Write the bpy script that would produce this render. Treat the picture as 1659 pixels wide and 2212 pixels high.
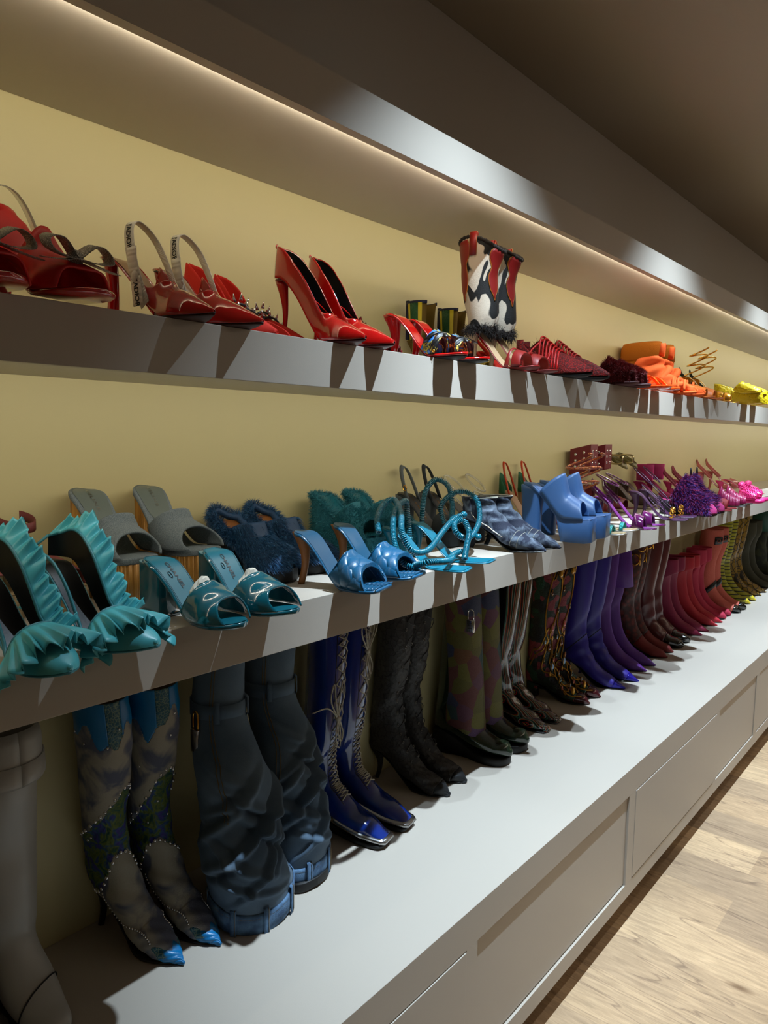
import bpy, math, random
import numpy as np
from math import sin, cos, pi, radians as R, sqrt, atan2, asin
from mathutils import Vector, Matrix
random.seed(7); rng = np.random.default_rng(5)
for o in list(bpy.data.objects): bpy.data.objects.remove(o)
col = bpy.context.scene.collection
sc = bpy.context.scene
EYE = 1.59
# ------------------------------------------------ camera
YAW, PIT, ROLL, FPX = R(50.172), R(6.0768), R(0.8906), 1589.41
fw = Vector((sin(YAW)*cos(PIT), cos(YAW)*cos(PIT), -sin(PIT)))
rt = Vector((cos(YAW), -sin(YAW), 0)); up = rt.cross(fw)
rt2 = rt*cos(ROLL)+up*sin(ROLL); up2 = -rt*sin(ROLL)+up*cos(ROLL)
cd = bpy.data.cameras.new('camera'); cam = bpy.data.objects.new('camera', cd); col.objects.link(cam)
cam.matrix_world = Matrix(((rt2.x, up2.x, -fw.x, 0), (rt2.y, up2.y, -fw.y, 0), (rt2.z, up2.z, -fw.z, EYE), (0, 0, 0, 1)))
cd.sensor_fit = 'HORIZONTAL'; cd.sensor_width = 36; cd.lens = 36*FPX/1659; cd.clip_start = .02
sc.camera = cam
sc.view_settings.view_transform = 'Standard'; sc.view_settings.look = 'None'
sc.view_settings.gamma = 1; sc.view_settings.use_curve_mapping = False
sc.view_settings.exposure = 0.0
w = bpy.data.worlds.new('world'); sc.world = w; w.use_nodes = True
w.node_tree.nodes['Background'].inputs[0].default_value = (1.0, .87, .74, 1)
w.node_tree.nodes['Background'].inputs[1].default_value = .065
# ------------------------------------------------ lights (ceiling spots, concealed strips, added fill lamps)
def lamp(name, typ, loc, target, energy, color, **k):
    d = bpy.data.lights.new(name, typ); d.energy = energy; d.color = color
    for a, b in k.items(): setattr(d, a, b)
    o = bpy.data.objects.new(name, d); col.objects.link(o); o.location = loc
    o.rotation_euler = (Vector(target)-Vector(loc)).to_track_quat('-Z', 'Y').to_euler(); return o
for i in range(7):
    X = 1.43+1.37*i
    lamp('ceiling_spot_light', 'SPOT', (X, .533, EYE+1.225), (X+.10, .90, 0.15), 190, (.68, .85, 1.0),
         spot_size=R(84), spot_blend=1.0, shadow_soft_size=.010)
    lamp('ceiling_spot_light', 'SPOT', (X, .533, EYE+1.225), (X, .80, EYE-1.04), 235, (.68, .85, 1.0), spot_size=R(46), spot_blend=1.0, shadow_soft_size=.010)  # added second, narrower beam at each spot, brightens the cabinet top
for i in range(6):
    X = -1.0+2.2*i
    lamp('cornice_strip_light', 'AREA', (X, 1.0255, EYE+.5835), (X, 2.0, EYE+.60), 2.6, (1, .925, .74), shape='RECTANGLE', size=2.2, size_y=.008)
    lamp('shelf_strip_light', 'AREA', (X, 1.0265, EYE+.0925), (X, 1.7, EYE-.35), 2.35, (1, .94, .78), shape='RECTANGLE', size=2.2, size_y=.008)
for i in range(6):
    X = 1.8+1.4*i
    lamp('floor_fill_spot', 'SPOT', (X, -.12, EYE+1.2), (X, -.1, 0), 75, (1, .93, .84), spot_size=R(50), spot_blend=.7, shadow_soft_size=.03)  # added row of unseen fill spots, cones kept narrow to brighten the floor
lamp('room_fill_light', 'AREA', (5.0, -1.2, EYE+1.2), (4.6, .2, .3), 18, (1, .84, .66), shape='RECTANGLE', size=6, size_y=.6)  # added soft fill for the room's ambient level, no fitting modelled
# ------------------------------------------------ materials
MATS = {}
def lin(c):
    if isinstance(c, str):
        c = tuple(int(c[i:i+2], 16)/255 for i in (0, 2, 4))
    return tuple((x/12.92 if x < .04045 else ((x+.055)/1.055)**2.4) for x in c)
def mat(key, c1, rough=.5, metal=0, coat=0, c2=None, tex='noise', scale=40, lo=.4, hi=.6, bump=0, bscale=200, sheen=0,
        alpha=None, trans=0, emit=0, det=3, dist=0, stretch=(1, 1, 1), c3=None, spec=.5, blend='MIX', sheencol=None, btex='noise'):
    if key in MATS: return MATS[key]
    m = bpy.data.materials.new(key); m.use_nodes = True; MATS[key] = m
    nt = m.node_tree; N = nt.nodes; Lk = nt.links.new; b = N['Principled BSDF']
    col1 = (*lin(c1), 1); b.inputs['Base Color'].default_value = col1
    b.inputs['Roughness'].default_value = rough; b.inputs['Metallic'].default_value = metal
    b.inputs['Coat Weight'].default_value = coat; b.inputs['Coat Roughness'].default_value = .04
    b.inputs['Specular IOR Level'].default_value = spec
    if sheen:
        b.inputs['Sheen Weight'].default_value = sheen; b.inputs['Sheen Roughness'].default_value = .4
        b.inputs['Sheen Tint'].default_value = (*lin(sheencol or c1), 1)
    if trans: b.inputs['Transmission Weight'].default_value = trans; b.inputs['IOR'].default_value = 1.25
    if alpha is not None: b.inputs['Alpha'].default_value = alpha
    tc = N.new('ShaderNodeTexCoord'); mp = N.new('ShaderNodeMapping'); Lk(tc.outputs['Object'], mp.inputs[0])
    mp.inputs['Scale'].default_value = stretch
    def texnode(kind, sca):
        if kind == 'noise':
            t = N.new('ShaderNodeTexNoise'); t.inputs['Scale'].default_value = sca; t.inputs['Detail'].default_value = det
            t.inputs['Distortion'].default_value = dist; o = t.outputs[0]
        elif kind == 'voro':
            t = N.new('ShaderNodeTexVoronoi'); t.inputs['Scale'].default_value = sca; o = t.outputs['Distance']
        elif kind == 'edge':
            t = N.new('ShaderNodeTexVoronoi'); t.feature = 'DISTANCE_TO_EDGE'; t.inputs['Scale'].default_value = sca; o = t.outputs['Distance']
        elif kind == 'wave':
            t = N.new('ShaderNodeTexWave'); t.inputs['Scale'].default_value = sca; t.inputs['Distortion'].default_value = dist; t.inputs['Detail'].default_value = det; o = t.outputs[1] if False else t.outputs['Fac']
        elif kind == 'cells':
            t = N.new('ShaderNodeTexVoronoi'); t.inputs['Scale'].default_value = sca
            g = N.new('ShaderNodeSeparateColor'); Lk(t.outputs['Color'], g.inputs[0]); o = g.outputs[0]
        Lk(mp.outputs[0], t.inputs['Vector']); return o
    if c2 is not None:
        o = texnode(tex, scale); r = N.new('ShaderNodeValToRGB'); Lk(o, r.inputs[0])
        e = r.color_ramp.elements; e[0].position = lo; e[0].color = col1; e[1].position = hi; e[1].color = (*lin(c2), 1)
        if c3 is not None:
            for i, c in enumerate(c3):
                x = e.new(lo+(hi-lo)*(i+1)/(len(c3)+1)); x.color = (*lin(c), 1)
        if tex == 'cells': r.color_ramp.interpolation = 'CONSTANT'
        Lk(r.outputs[0], b.inputs['Base Color'])
    if bump:
        o = texnode(btex, bscale); bp = N.new('ShaderNodeBump'); bp.inputs['Strength'].default_value = bump
        bp.inputs['Distance'].default_value = .002; Lk(o, bp.inputs['Height']); Lk(bp.outputs[0], b.inputs['Normal'])
    if emit:
        b.inputs['Emission Color'].default_value = col1; b.inputs['Emission Strength'].default_value = emit
    return m
# ------------------------------------------------ mesh helpers
class MB:
    def __init__(s): s.v = []; s.f = []; s.m = []
    def add(s, vs, fs, mi=0):
        n = len(s.v); s.v += [tuple(p) for p in vs]; s.f += [tuple(n+i for i in f) for f in fs]; s.m += [mi]*len(fs); return s
    def grid(s, rows, close=False, mi=0, cap=False):
        n = len(rows[0]); vs = [p for r in rows for p in r]; fs = []
        for i in range(len(rows)-1):
            for j in range(n if close else n-1):
                k = (j+1) % n; fs.append((i*n+j, i*n+k, (i+1)*n+k, (i+1)*n+j))
        if cap: fs.append(tuple(range(n-1, -1, -1))); fs.append(tuple((len(rows)-1)*n+j for j in range(n)))
        return s.add(vs, fs, mi)
    def box(s, x0, x1, y0, y1, z0, z1, mi=0):
        vs = [(x, y, z) for z in (z0, z1) for y in (y0, y1) for x in (x0, x1)]
        return s.add(vs, [(0, 2, 3, 1), (4, 5, 7, 6), (0, 1, 5, 4), (2, 6, 7, 3), (0, 4, 6, 2), (1, 3, 7, 5)], mi)
    def tube(s, pts, r, n=8, close=False, mi=0, flat=1.0, cap=True, upv=None):
        P = [Vector(p) for p in pts]; m = len(P); rows = []; prev = None
        for i, p in enumerate(P):
            a = P[(i-1) % m] if (close or i > 0) else P[i]; b = P[(i+1) % m] if (close or i < m-1) else P[i]
            t = (b-a); t = t.normalized() if t.length > 1e-9 else Vector((0, 0, 1))
            if upv is not None: u = Vector(upv)
            else: u = prev if prev is not None else (Vector((0, 0, 1)) if abs(t.z) < .9 else Vector((1, 0, 0)))
            x = u - t*u.dot(t)
            if x.length < 1e-6: x = t.orthogonal()
            x.normalize(); y = t.cross(x); prev = x
            rr = r(i/(m-1)) if callable(r) else r
            rows.append([p + x*cos(2*pi*k/n)*rr*flat + y*sin(2*pi*k/n)*rr for k in range(n)])
        if close: rows.append(rows[0])
        return s.grid(rows, True, mi, cap and not close)
    def ball(s, c, r, n=8, mi=0, sz=(1, 1, 1)):
        rows = []
        for i in range(n//2+1):
            a = -pi/2+pi*i/(n//2); rows.append([(c[0]+r*sz[0]*cos(a)*cos(2*pi*k/n), c[1]+r*sz[1]*cos(a)*sin(2*pi*k/n), c[2]+r*sz[2]*sin(a)) for k in range(n)])
        return s.grid(rows, True, mi)
def obj(name, mb, m, parent=None, thick=0, smooth=True, bevel=0, loc=None, off=0, sub=0):
    me = bpy.data.meshes.new(name); me.from_pydata(mb.v, [], mb.f); me.update()
    for x in (m if isinstance(m, (list, tuple)) else [m]): me.materials.append(x)
    me.polygons.foreach_set('material_index', mb.m)
    if smooth: me.polygons.foreach_set('use_smooth', [True]*len(me.polygons))
    o = bpy.data.objects.new(name, me); col.objects.link(o)
    if parent: o.parent = parent
    if loc: o.location = loc
    if sub: k = o.modifiers.new('s', 'SUBSURF'); k.levels = sub; k.render_levels = sub
    if thick: k = o.modifiers.new('t', 'SOLIDIFY'); k.thickness = thick; k.offset = off
    if bevel: k = o.modifiers.new('b', 'BEVEL'); k.width = bevel; k.segments = 2; k.limit_method = 'ANGLE'
    return o
def thing(name, label, cat, loc=(0, 0, 0), rz=0, group=None):
    o = bpy.data.objects.new(name, None); col.objects.link(o); o.location = loc; o.rotation_euler = (0, 0, rz)
    o.empty_display_size = .02; o['label'] = label; o['category'] = cat
    if group: o['group'] = group
    return o
def struct(name, mb, m, **k): o = obj(name, mb, m, **k); o['kind'] = 'structure'; return o
def crv(pts, n=24, close=False):      # Catmull-Rom through points of any dimension
    P = [np.array(p, float) for p in pts]; m = len(P); out = []
    segs = m if close else m-1
    for q in range(n if close else n+1):
        t = q/n*segs; i = min(int(t), segs-1); f = t-i
        g = (lambda k: P[k % m]) if close else (lambda k: P[max(0, min(m-1, k))])
        a, b, c, d = g(i-1), g(i), g(i+1), g(i+2)
        if not close and i == 0: a = 2*b-c
        if not close and i+2 > m-1: d = 2*c-b
        out.append(.5*((2*b)+(-a+c)*f+(2*a-5*b+4*c-d)*f*f+(-a+3*b-3*c+d)*f**3))
    return out
def itp(t, tab):
    return float(np.interp(t, [a for a, b in tab], [b for a, b in tab]))
# ------------------------------------------------ room
PX0, PX1 = -1.6, 12.0
E = EYE; W_ = 1.40
paint = mat('greige_paint', (.70, .665, .62), .42, bump=.05, bscale=500)
wallm = mat('wall_paint', (.80, .755, .56), .5, bump=.03, bscale=300)
dark_ceiling = mat('ceiling_paint', (.66, .61, .53), .7, bump=.03, bscale=200)
struct('wall_back', MB().box(PX0, PX1, W_, W_+.1, 0, E+1.2586), wallm, smooth=False)
struct('trim_1', MB().box(PX0+.002, PX1-.002, W_-.012, W_-.0005, E+.6620, E+1.2580), paint, smooth=False)
struct('ceiling', MB().box(PX0, PX1, -3.4, W_+.1, E+1.2586, E+1.36), dark_ceiling, smooth=False)
struct('wall_right', MB().box(PX1, PX1+.1, -3.4, W_+.1, 0, E+1.36), wallm, smooth=False)
struct('wall_left', MB().box(PX0-.1, PX0, -1.0, W_+.1, 0, E+1.36), wallm, smooth=False)
# floor: planks run towards the cabinet
def floor_mat():
    m = bpy.data.materials.new('oak_planks'); m.use_nodes = True; nt = m.node_tree; N = nt.nodes; Lk = nt.links.new; b = N['Principled BSDF']
    tc = N.new('ShaderNodeTexCoord'); mp = N.new('ShaderNodeMapping'); Lk(tc.outputs['Object'], mp.inputs[0]); mp.inputs['Rotation'].default_value = (0, 0, R(90))
    mp.inputs['Location'].default_value = (.07, .04, 0)
    br = N.new('ShaderNodeTexBrick'); Lk(mp.outputs[0], br.inputs[0])
    br.offset = .37; br.inputs['Scale'].default_value = 1; br.inputs['Brick Width'].default_value = 1.4; br.inputs['Row Height'].default_value = .205
    br.inputs['Mortar Size'].default_value = .0006; br.inputs['Bias'].default_value = 0
    br.inputs['Color1'].default_value = (.0, .0, .0, 1); br.inputs['Color2'].default_value = (1, 1, 1, 1); br.inputs['Mortar'].default_value = (.3, .3, .3, 1)
    r = N.new('ShaderNodeValToRGB'); Lk(br.outputs[0], r.inputs[0]); e = r.color_ramp.elements
    e[0].color = (*lin((.66, .57, .47)), 1); e[1].color = (*lin((.82, .71, .57)), 1)
    x = e.new(.5); x.color = (*lin((.75, .64, .51)), 1)
    def noise(scale, st, det=4, dist=0, loc=(0, 0, 0)):
        mm = N.new('ShaderNodeMapping'); Lk(tc.outputs['Object'], mm.inputs[0]); mm.inputs['Scale'].default_value = st; mm.inputs['Location'].default_value = loc
        t = N.new('ShaderNodeTexNoise'); t.inputs['Scale'].default_value = scale; t.inputs['Detail'].default_value = det; t.inputs['Distortion'].default_value = dist
        Lk(mm.outputs[0], t.inputs[0]); return t.outputs[0]
    def ramp(s, a, b_, c0, c1):
        q = N.new('ShaderNodeValToRGB'); Lk(s, q.inputs[0]); q.color_ramp.elements[0].position = a; q.color_ramp.elements[1].position = b_
        q.color_ramp.elements[0].color = (*c0, 1); q.color_ramp.elements[1].color = (*c1, 1); return q.outputs[0]
    def mul(a, b_):
        q = N.new('ShaderNodeMix'); q.data_type = 'RGBA'; q.blend_type = 'MULTIPLY'; q.inputs[0].default_value = 1; Lk(a, q.inputs[6]); Lk(b_, q.inputs[7]); return q.outputs[2]
    c = mul(r.outputs[0], ramp(noise(22, (4, .45, 1), 6, .6), .3, .7, (.74, .72, .70), (1.1, 1.08, 1.05)))
    c = mul(c, ramp(noise(90, (5, .3, 1), 4), .35, .62, (.86, .84, .82), (1, 1, 1)))
    c = mul(c, ramp(noise(2.6, (1, .8, 1), 3, 1.0), .35, .6, (.86, .86, .88), (1, 1, 1)))
    # long splits and small knots
    n3 = noise(3.0, (3.2, .5, 1), 2, .8, (3.1, 1.7, 0))
    q = N.new('ShaderNodeValToRGB'); Lk(n3, q.inputs[0]); ee = q.color_ramp.elements
    ee[0].position = .488; ee[0].color = (1, 1, 1, 1); ee[1].position = .512; ee[1].color = (1, 1, 1, 1)
    z = ee.new(.5); z.color = (.62, .60, .62, 1)
    c = mul(c, q.outputs[0])
    mk = N.new('ShaderNodeMapping'); Lk(tc.outputs['Object'], mk.inputs[0]); mk.inputs['Scale'].default_value = (6.5, 2.6, 1); 
    vo = N.new('ShaderNodeTexVoronoi'); vo.inputs['Scale'].default_value = .8; Lk(mk.outputs[0], vo.inputs[0])
    c = mul(c, ramp(vo.outputs['Distance'], .03, .10, (.45, .38, .33), (1, 1, 1)))
    Lk(c, b.inputs['Base Color']); b.inputs['Roughness'].default_value = .42
    return m
struct('floor', MB().box(PX0-3, PX1, -4.5, W_+.1, -.05, 0), floor_mat(), smooth=False)
# ------------------------------------------------ cabinet with drawers
zb = E-1.0427; yb = .8175
cab = thing('drawer_cabinet', 'long low greige cabinet with drawer fronts under the row of boots', 'cabinet', (PX0, yb, 0))
def rel(mb, ox, oy, oz): mb.v = [(x-ox, y-oy, z-oz) for x, y, z in mb.v]; return mb
zt_, zd, zr = E-1.132, E-1.4351, E-1.4865
g = MB().box(PX0+.002, PX1-.002, yb+.014, W_-.001, zr, zb-.0005); rel(g, PX0, yb, 0); obj('carcass', g, paint, cab, smooth=False)
g = MB().box(PX0+.002, PX1-.002, yb, W_-.001, zb-.0005, zb); g.box(PX0+.002, PX1-.002, yb, yb+.0138, zt_, zb-.0005); rel(g, PX0, yb, 0); obj('cabinet_top', g, paint, cab, smooth=False, bevel=.0008)
g = MB().box(PX0+.002, PX1-.002, yb, yb+.0138, zr, zd); rel(g, PX0, yb, 0); obj('bottom_rail', g, paint, cab, smooth=False, bevel=.0008)
g = MB().box(PX0+.05, PX1-.05, yb+.075, W_-.01, .0, zr); rel(g, PX0, yb, 0); obj('plinth', g, paint, cab, smooth=False)
xs = [-1.5, -.51, .39, 1.333, 2.273, 3.198, 3.865, 4.80, 5.74, 6.68, 7.62, 8.56, 9.50, 10.44, 11.38]
ends = [-.555, .345, 1.289, 2.222, 3.156, 3.812, 4.755, 5.695, 6.635, 7.575, 8.515, 9.455, 10.395, 11.335, 11.99]
offs = {2: -.003, 3: .005, 4: -.0025, 5: .003}
for i, (a, b) in enumerate(zip(xs, ends)):
    d = offs.get(i, .001)
    g = MB().box(a+.0025, b-.0025, yb+.001+d, yb+.0135, zd+.0045, zt_-.003); rel(g, PX0, yb, 0); obj('drawer_front', g, paint, cab, smooth=False, bevel=.0008)
    if i < len(xs)-1:
        g = MB().box(b, xs[i+1], yb, yb+.0138, zd+.0001, zt_-.0001); rel(g, PX0, yb, 0); obj('stile', g, paint, cab, smooth=False)
# ------------------------------------------------ shelves and cornice
def shelf(name, zt, zb_, label, led):
    t = thing(name, label, 'shelf', (PX0, 1.0, zb_))
    g = MB()
    sec = [(1.0, zb_), (1.0, zt), (W_-.0005, zt), (W_-.0005, zb_+.011), (1.024, zb_+.0145), (1.022, zb_)]
    rows = [[(x, y, z) for y, z in sec] for x in (PX0+.002, PX1-.002)]
    g.grid(rows, True, cap=True); rel(g, PX0, 1.0, zb_); obj('shelf_board', g, paint, t, smooth=False, bevel=.0008)
    if led:
        g = MB().box(PX0+.01, PX1-.01, 1.0222, 1.0235, zb_+.0035, zb_+.0125); rel(g, PX0, 1.0, zb_)
        obj('led_strip', g, mat('led_lens', (1, .85, .55), .4, emit=2.0), t, smooth=False)
    return t
ZT = E+.1728; ZS = E-.3188; ZB = zb
shelf('display_shelf', ZT, E+.0862, 'upper greige shelf carrying the red, orange and yellow shoes', True)
shelf('display_shelf', ZS, E-.4072, 'lower greige shelf carrying the blue, purple and pink shoes', False)
cor = thing('cornice', 'grey cornice box above the upper shelf hiding a warm light strip', 'cornice', (PX0, 1.0, E+.576))
g = MB().box(PX0+.002, PX1-.002, 1.0, 1.0216, E+.576, E+.6615); g.box(PX0+.002, PX1-.002, 1.0216, W_-.001, E+.5907, E+.6615)
rel(g, PX0, 1.0, E+.576); obj('cornice_board', g, paint, cor, smooth=False)
g = MB().box(PX0+.01, PX1-.01, 1.0218, 1.023, E+.5785, E+.5885); rel(g, PX0, 1.0, E+.576); obj('led_strip', g, mat('led_lens', (1, .85, .55), .4, emit=2.0), cor, smooth=False)
# ------------------------------------------------ shoe library: local -y is the toe direction, z up, origin under the heel
TOES = {'point': [(.7, 1), (.8, .80), (.88, .52), (.95, .22), (.985, .09), (1, .02)],
        'almond': [(.7, 1), (.8, .95), (.88, .78), (.95, .50), (.985, .26), (1, .03)],
        'round': [(.7, 1), (.8, 1.02), (.88, .95), (.95, .70), (.985, .40), (1, .05)],
        'square': [(.7, 1), (.8, 1.03), (.88, 1.02), (.95, .98), (.985, .90), (1, .72)]}
class Last:
    def __init__(s, L=.215, H=.09, P=.006, W=.040, toe='almond', side=1, spring=.004, hs=1.0, heelw=.70, t=.004, arch=.62, curve=.010):
        s.L, s.H, s.P, s.Wd, s.toe, s.side, s.spring, s.hs, s.t, s.arch, s.curve = L, H, P, W, toe, side, spring, hs, t, arch, curve
        s.wt = [(0, .10), (.015, .30), (.04, .46), (.09, .62), (.16, heelw), (.35, heelw*.90), (.48, heelw*.98), (.6, .90)]+TOES[toe]
    def w(s, q): return s.Wd*itp(q, s.wt)
    def c(s, q): return s.side*(s.curve*sin(pi*min(1, max(0, q)))-.006*q)
    def zf(s, q):
        t = min(1, max(0, (q-.10)/(s.arch-.10))); g = 1-(t*t*(3-2*t))*.9-.1*t
        g -= .0 if q > .1 else 0
        sp = s.spring*max(0, (q-.75)/.25)**2
        return s.P+(s.H-s.P)*g+sp+.004*max(0, (.1-q)/.1)**2*(1 if s.H > .03 else 0)
    def nrm(s, q):
        d = .08; dz = .32*(s.zf(min(1, q+d))-s.zf(max(0, q-d)))/((min(1, q+d)-max(0, q-d))*s.L)
        n = sqrt(1+dz*dz); return (-dz/n, 1/n)
    def hf(s, q):
        if s.toe == 'point' and q > .72: return s.hs*itp(q, [(.72, .041), (.82, .030), (.92, .016), (1, .003)])
        return s.hs*itp(q, [(0, .085), (.2, .092), (.35, .078), (.5, .060), (.62, .049), (.72, .041), (.82, .033), (.92, .023), (1, .008)])
    def pt(s, q, th, e=0, hh=None, pw=.85):
        w = s.w(q)+e; h = (s.hf(q) if hh is None else hh)+e; n = s.nrm(q); cs, sn = cos(th), sin(th)
        x = s.c(q)+w*math.copysign(abs(cs)**pw, cs); v = h*abs(sn)**pw
        return (x, -(q*s.L+v*n[0]), s.zf(q)+v*n[1])
    def foot(s, q, x=0, dz=0): return (s.c(q)+x, -q*s.L, s.zf(q)+dz)
    # ---- parts
    def sole(s, mode='thin', t=None, e=0, q0=0, q1=1.0, fill=None, groove=0, top=0):
        t = t or s.t; g = MB(); rows = []; n = 40
        for i in range(n+1):
            q = q0+(q1-q0)*i/n; w = max(.001, s.w(q)+e); z1 = s.zf(q)+top; z0 = z1-t
            if mode == 'wedge': z0 = 0 if q < .55 else min(z0, max(0, (q-.8)*.03))
            elif mode == 'platform': z0 = z1-t if q < .50 else max(0, (z1-t)*(1-min(1, (q-.50)/.07)))+ .004*max(0, (q-.9)/.1)
            elif mode == 'flat': z0 = .0 + (.006*max(0, (q-.85)/.15)**2)
            elif callable(mode): z0 = mode(q, z1, t)
            z0 = min(z0, z1-.0015); b = min(.0025, (z1-z0)*.4, w*.5); cx_ = s.c(q)
            y = -q*s.L
            sec = [(-w, z0+b), (-w, z1-b), (-w+b, z1), (0, z1), (w-b, z1), (w, z1-b), (w, z0+b), (w-b, z0), (0, z0), (-w+b, z0)]
            rows.append([(cx_+a, y, z) for a, z in sec])
        return g.grid(rows, True, cap=True)
    def insole(s, q0=.01, q1=.985, e=-.003, dz=.0013, w=None):
        rows = []
        for i in range(1, 40):
            q = i/40; ww = max(.0015, s.w(q)+e); rows.append([s.foot(q, ww*k, dz) for k in (-1, -.5, 0, .5, 1)])
        return MB().grid(rows)
    def heel(s, kind='stiletto', q=.07, top=.021, bot=.0055, h=None, back=0, qf=None):
        z1 = (h or s.zf(q))-s.t*.6; g = MB(); rows = []; n = 14; cx_ = s.c(q)
        for i in range(n+1):
            t = i/n; z = z1*(1-t)+.0
            if kind == 'stiletto': f = (1-t)**3.2; r = bot+(top-bot)*f; y0 = -(q*s.L)+.010*sin(pi*t)*(-1)+back*t; rx, ry = r, r*1.15
            elif kind == 'block': rx = top+(bot-top)*t; ry = rx*1.05; y0 = -(q*s.L)-.002+back*t
            elif kind == 'flare': f = 1-1.9*t+1.9*t*t*.95; r = bot+(top-bot)*max(.25, f); rx = ry = r; y0 = -(q*s.L)-.006*sin(pi*t)+back*t
            elif kind == 'cone': f = (1-t)**1.2; r = bot+(top-bot)*f; rx = ry = r; y0 = -q*s.L+back*t
            zz = z
            sec = []
            for k in range(16):
                a = 2*pi*k/16; ca, sa = cos(a), sin(a); pw = .45 if kind == 'block' else 1
                X_ = rx*math.copysign(abs(ca)**pw, ca); Y_ = ry*math.copysign(abs(sa)**pw, sa)
                zt = zz
                if i == 0: qq = max(0, -(y0+Y_)/s.L); zt = s.zf(min(1, qq))-s.t*.7
                if i: zt = min(zt, s.zf(min(1, max(0, -(y0+Y_)/s.L)))-s.t*.75)
                sec.append((cx_+X_, y0+Y_, max(0, zt)))
            rows.append(sec)
        return g.grid(rows, True, cap=True)
    def band(s, qa, qb, ka=None, kb=0, e=.002, th0=0, th1=180, n=28, m=14, wav=0, hh=None, edge=0):
        rows = []; ka = max(0, .35*(.72-qa)) if ka is None else ka
        for i in range(m+1):
            f = i/m; r = []
            for j in range(n+1):
                th = R(th0+(th1-th0)*j/n); sn = sin(th)
                q = (qa+ka*sn)*(1-f)+(qb+kb*sn)*f; q = max(0, min(1, q))
                ee = e+wav*sin(9*f+5*th)+(.0015*sin(pi*f))
                p = s.pt(q, th, ee, hh=None if hh is None else hh*s.hf(q)/s.hf(.6))
                r.append(p)
            rows.append(r)
        return MB().grid(rows)
    def pump(s, qv=.62, hb=.058, hm=.030, e=.001, n=44, m=10, qs=0, vshape=.08, sharp=1.0):
        g = MB()
        for sd in (0, 1):
            rows = []
            for i in range(n+1):
                q = qs+(1-qs)*(i/n)
                if q >= qv: tm = 90.
                else:
                    ht = itp(q/qv, [(0, hb), (.12, hb*.97), (.35, hb*.70), (.6, hm), (.85, hm*.95), (1, hm)])
                    hfull = s.hf(q); tm = math.degrees(asin(min(1, (ht/hfull)**(1/.85))))
                    if q > qv-vshape: f = (q-qv+vshape)/vshape; tm = tm+(90-tm)*f**2.5
                r = []
                for j in range(m+1):
                    th = R(tm*(1-j/m)); th = th if sd == 0 else pi-th
                    r.append(s.pt(q, th, e, pw=1.0 if s.toe == 'point' else .88))
                rows.append(r)
            g.grid(rows)
        return g
def rings(prof_f, prof_b, widths, n=60, m=28, pw=.8, cx_=0, wrinkle=None, e=0, capend=False, t0=0, t1=1):
    """loft whose cross rings run between a front line and a back line; all lists are (forward, up) and half widths"""
    F = crv(prof_f, n); B = crv(prof_b, n); Wt = crv([(a,) for a in widths], n); rows = []
    for i in range(n+1):
        tt = i/n
        if tt < t0-1e-6 or tt > t1+1e-6: continue
        f, b, w = F[i], B[i], float(Wt[i][0]); c = (f+b)/2; h = (f-b)/2; r = []
        hl = math.hypot(*h)+1e-9; hd = h/hl
        for k in range(m):
            a = 2*pi*k/m; ca, sa = cos(a), sin(a)
            X_ = (w+e)*math.copysign(abs(sa)**pw, sa); v = (hl+e)*math.copysign(abs(ca)**pw, ca)
            d = wrinkle(tt, a) if wrinkle else 0
            p = c+hd*(v+d*ca); r.append((cx_+X_+d*sa, -p[0], p[1]))
        rows.append(r)
    return MB().grid(rows, True, cap=capend), rows
def fur(src, count, ln, key_mats, droop=.5, width=.0005, curl=.35, seed=1, comb=(0, 0, 0), inflate=0):
    """hair blades rooted all over the faces of a mesh builder"""
    g = MB(); V = np.array(src.v); rg = np.random.default_rng(seed); tris = []
    for f in src.f:
        for k in range(1, len(f)-1): tris.append((f[0], f[k], f[k+1]))
    T = np.array(tris); A, B_, C = V[T[:, 0]], V[T[:, 1]], V[T[:, 2]]; Nn = np.cross(B_-A, C-A); ar = np.linalg.norm(Nn, axis=1); ok = ar > 1e-12
    T, A, B_, C, Nn, ar = T[ok], A[ok], B_[ok], C[ok], Nn[ok], ar[ok]; Nn = Nn/ar[:, None]; cen = V.mean(0)
    cc = (A+B_+C)/3
    s_ = np.sign(((cc-cen)*Nn).sum(1)); s_[s_ == 0] = 1; Nn *= s_[:, None]
    pick = rg.choice(len(T), count, p=ar/ar.sum()); u = rg.random((count, 2)); fl = u.sum(1) > 1; u[fl] = 1-u[fl]
    P = A[pick]+u[:, :1]*(B_-A)[pick]+u[:, 1:]*(C-A)[pick]; N_ = Nn[pick]
    d = N_+rg.normal(0, curl, (count, 3))+np.array(comb); d /= np.linalg.norm(d, axis=1)[:, None]
    l = ln*rg.uniform(.6, 1.25, count)[:, None]; sd = np.cross(d, rg.normal(0, 1, (count, 3))); sd /= np.linalg.norm(sd, axis=1)[:, None]+1e-9
    d2 = d+np.array((0, 0, -droop))+np.array(comb)*.8; d2 /= np.linalg.norm(d2, axis=1)[:, None]
    p1 = P+d*l*.5; p2 = p1+d2*l*.5; nm = len(key_mats)
    for a_ in (p1, p2): a_[:, 2] = np.maximum(a_[:, 2], .0015)
    vs = np.stack([P-sd*width, P+sd*width, p1-sd*width*.8, p1+sd*width*.8, p2], 1).reshape(-1, 3)
    g.v = [tuple(x) for x in vs.tolist()]; mi = rg.integers(0, nm, count)
    for i in range(count):
        k = i*5; g.f += [(k, k+1, k+3, k+2), (k+2, k+3, k+4)]; g.m += [int(mi[i])]*2
    return g
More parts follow.
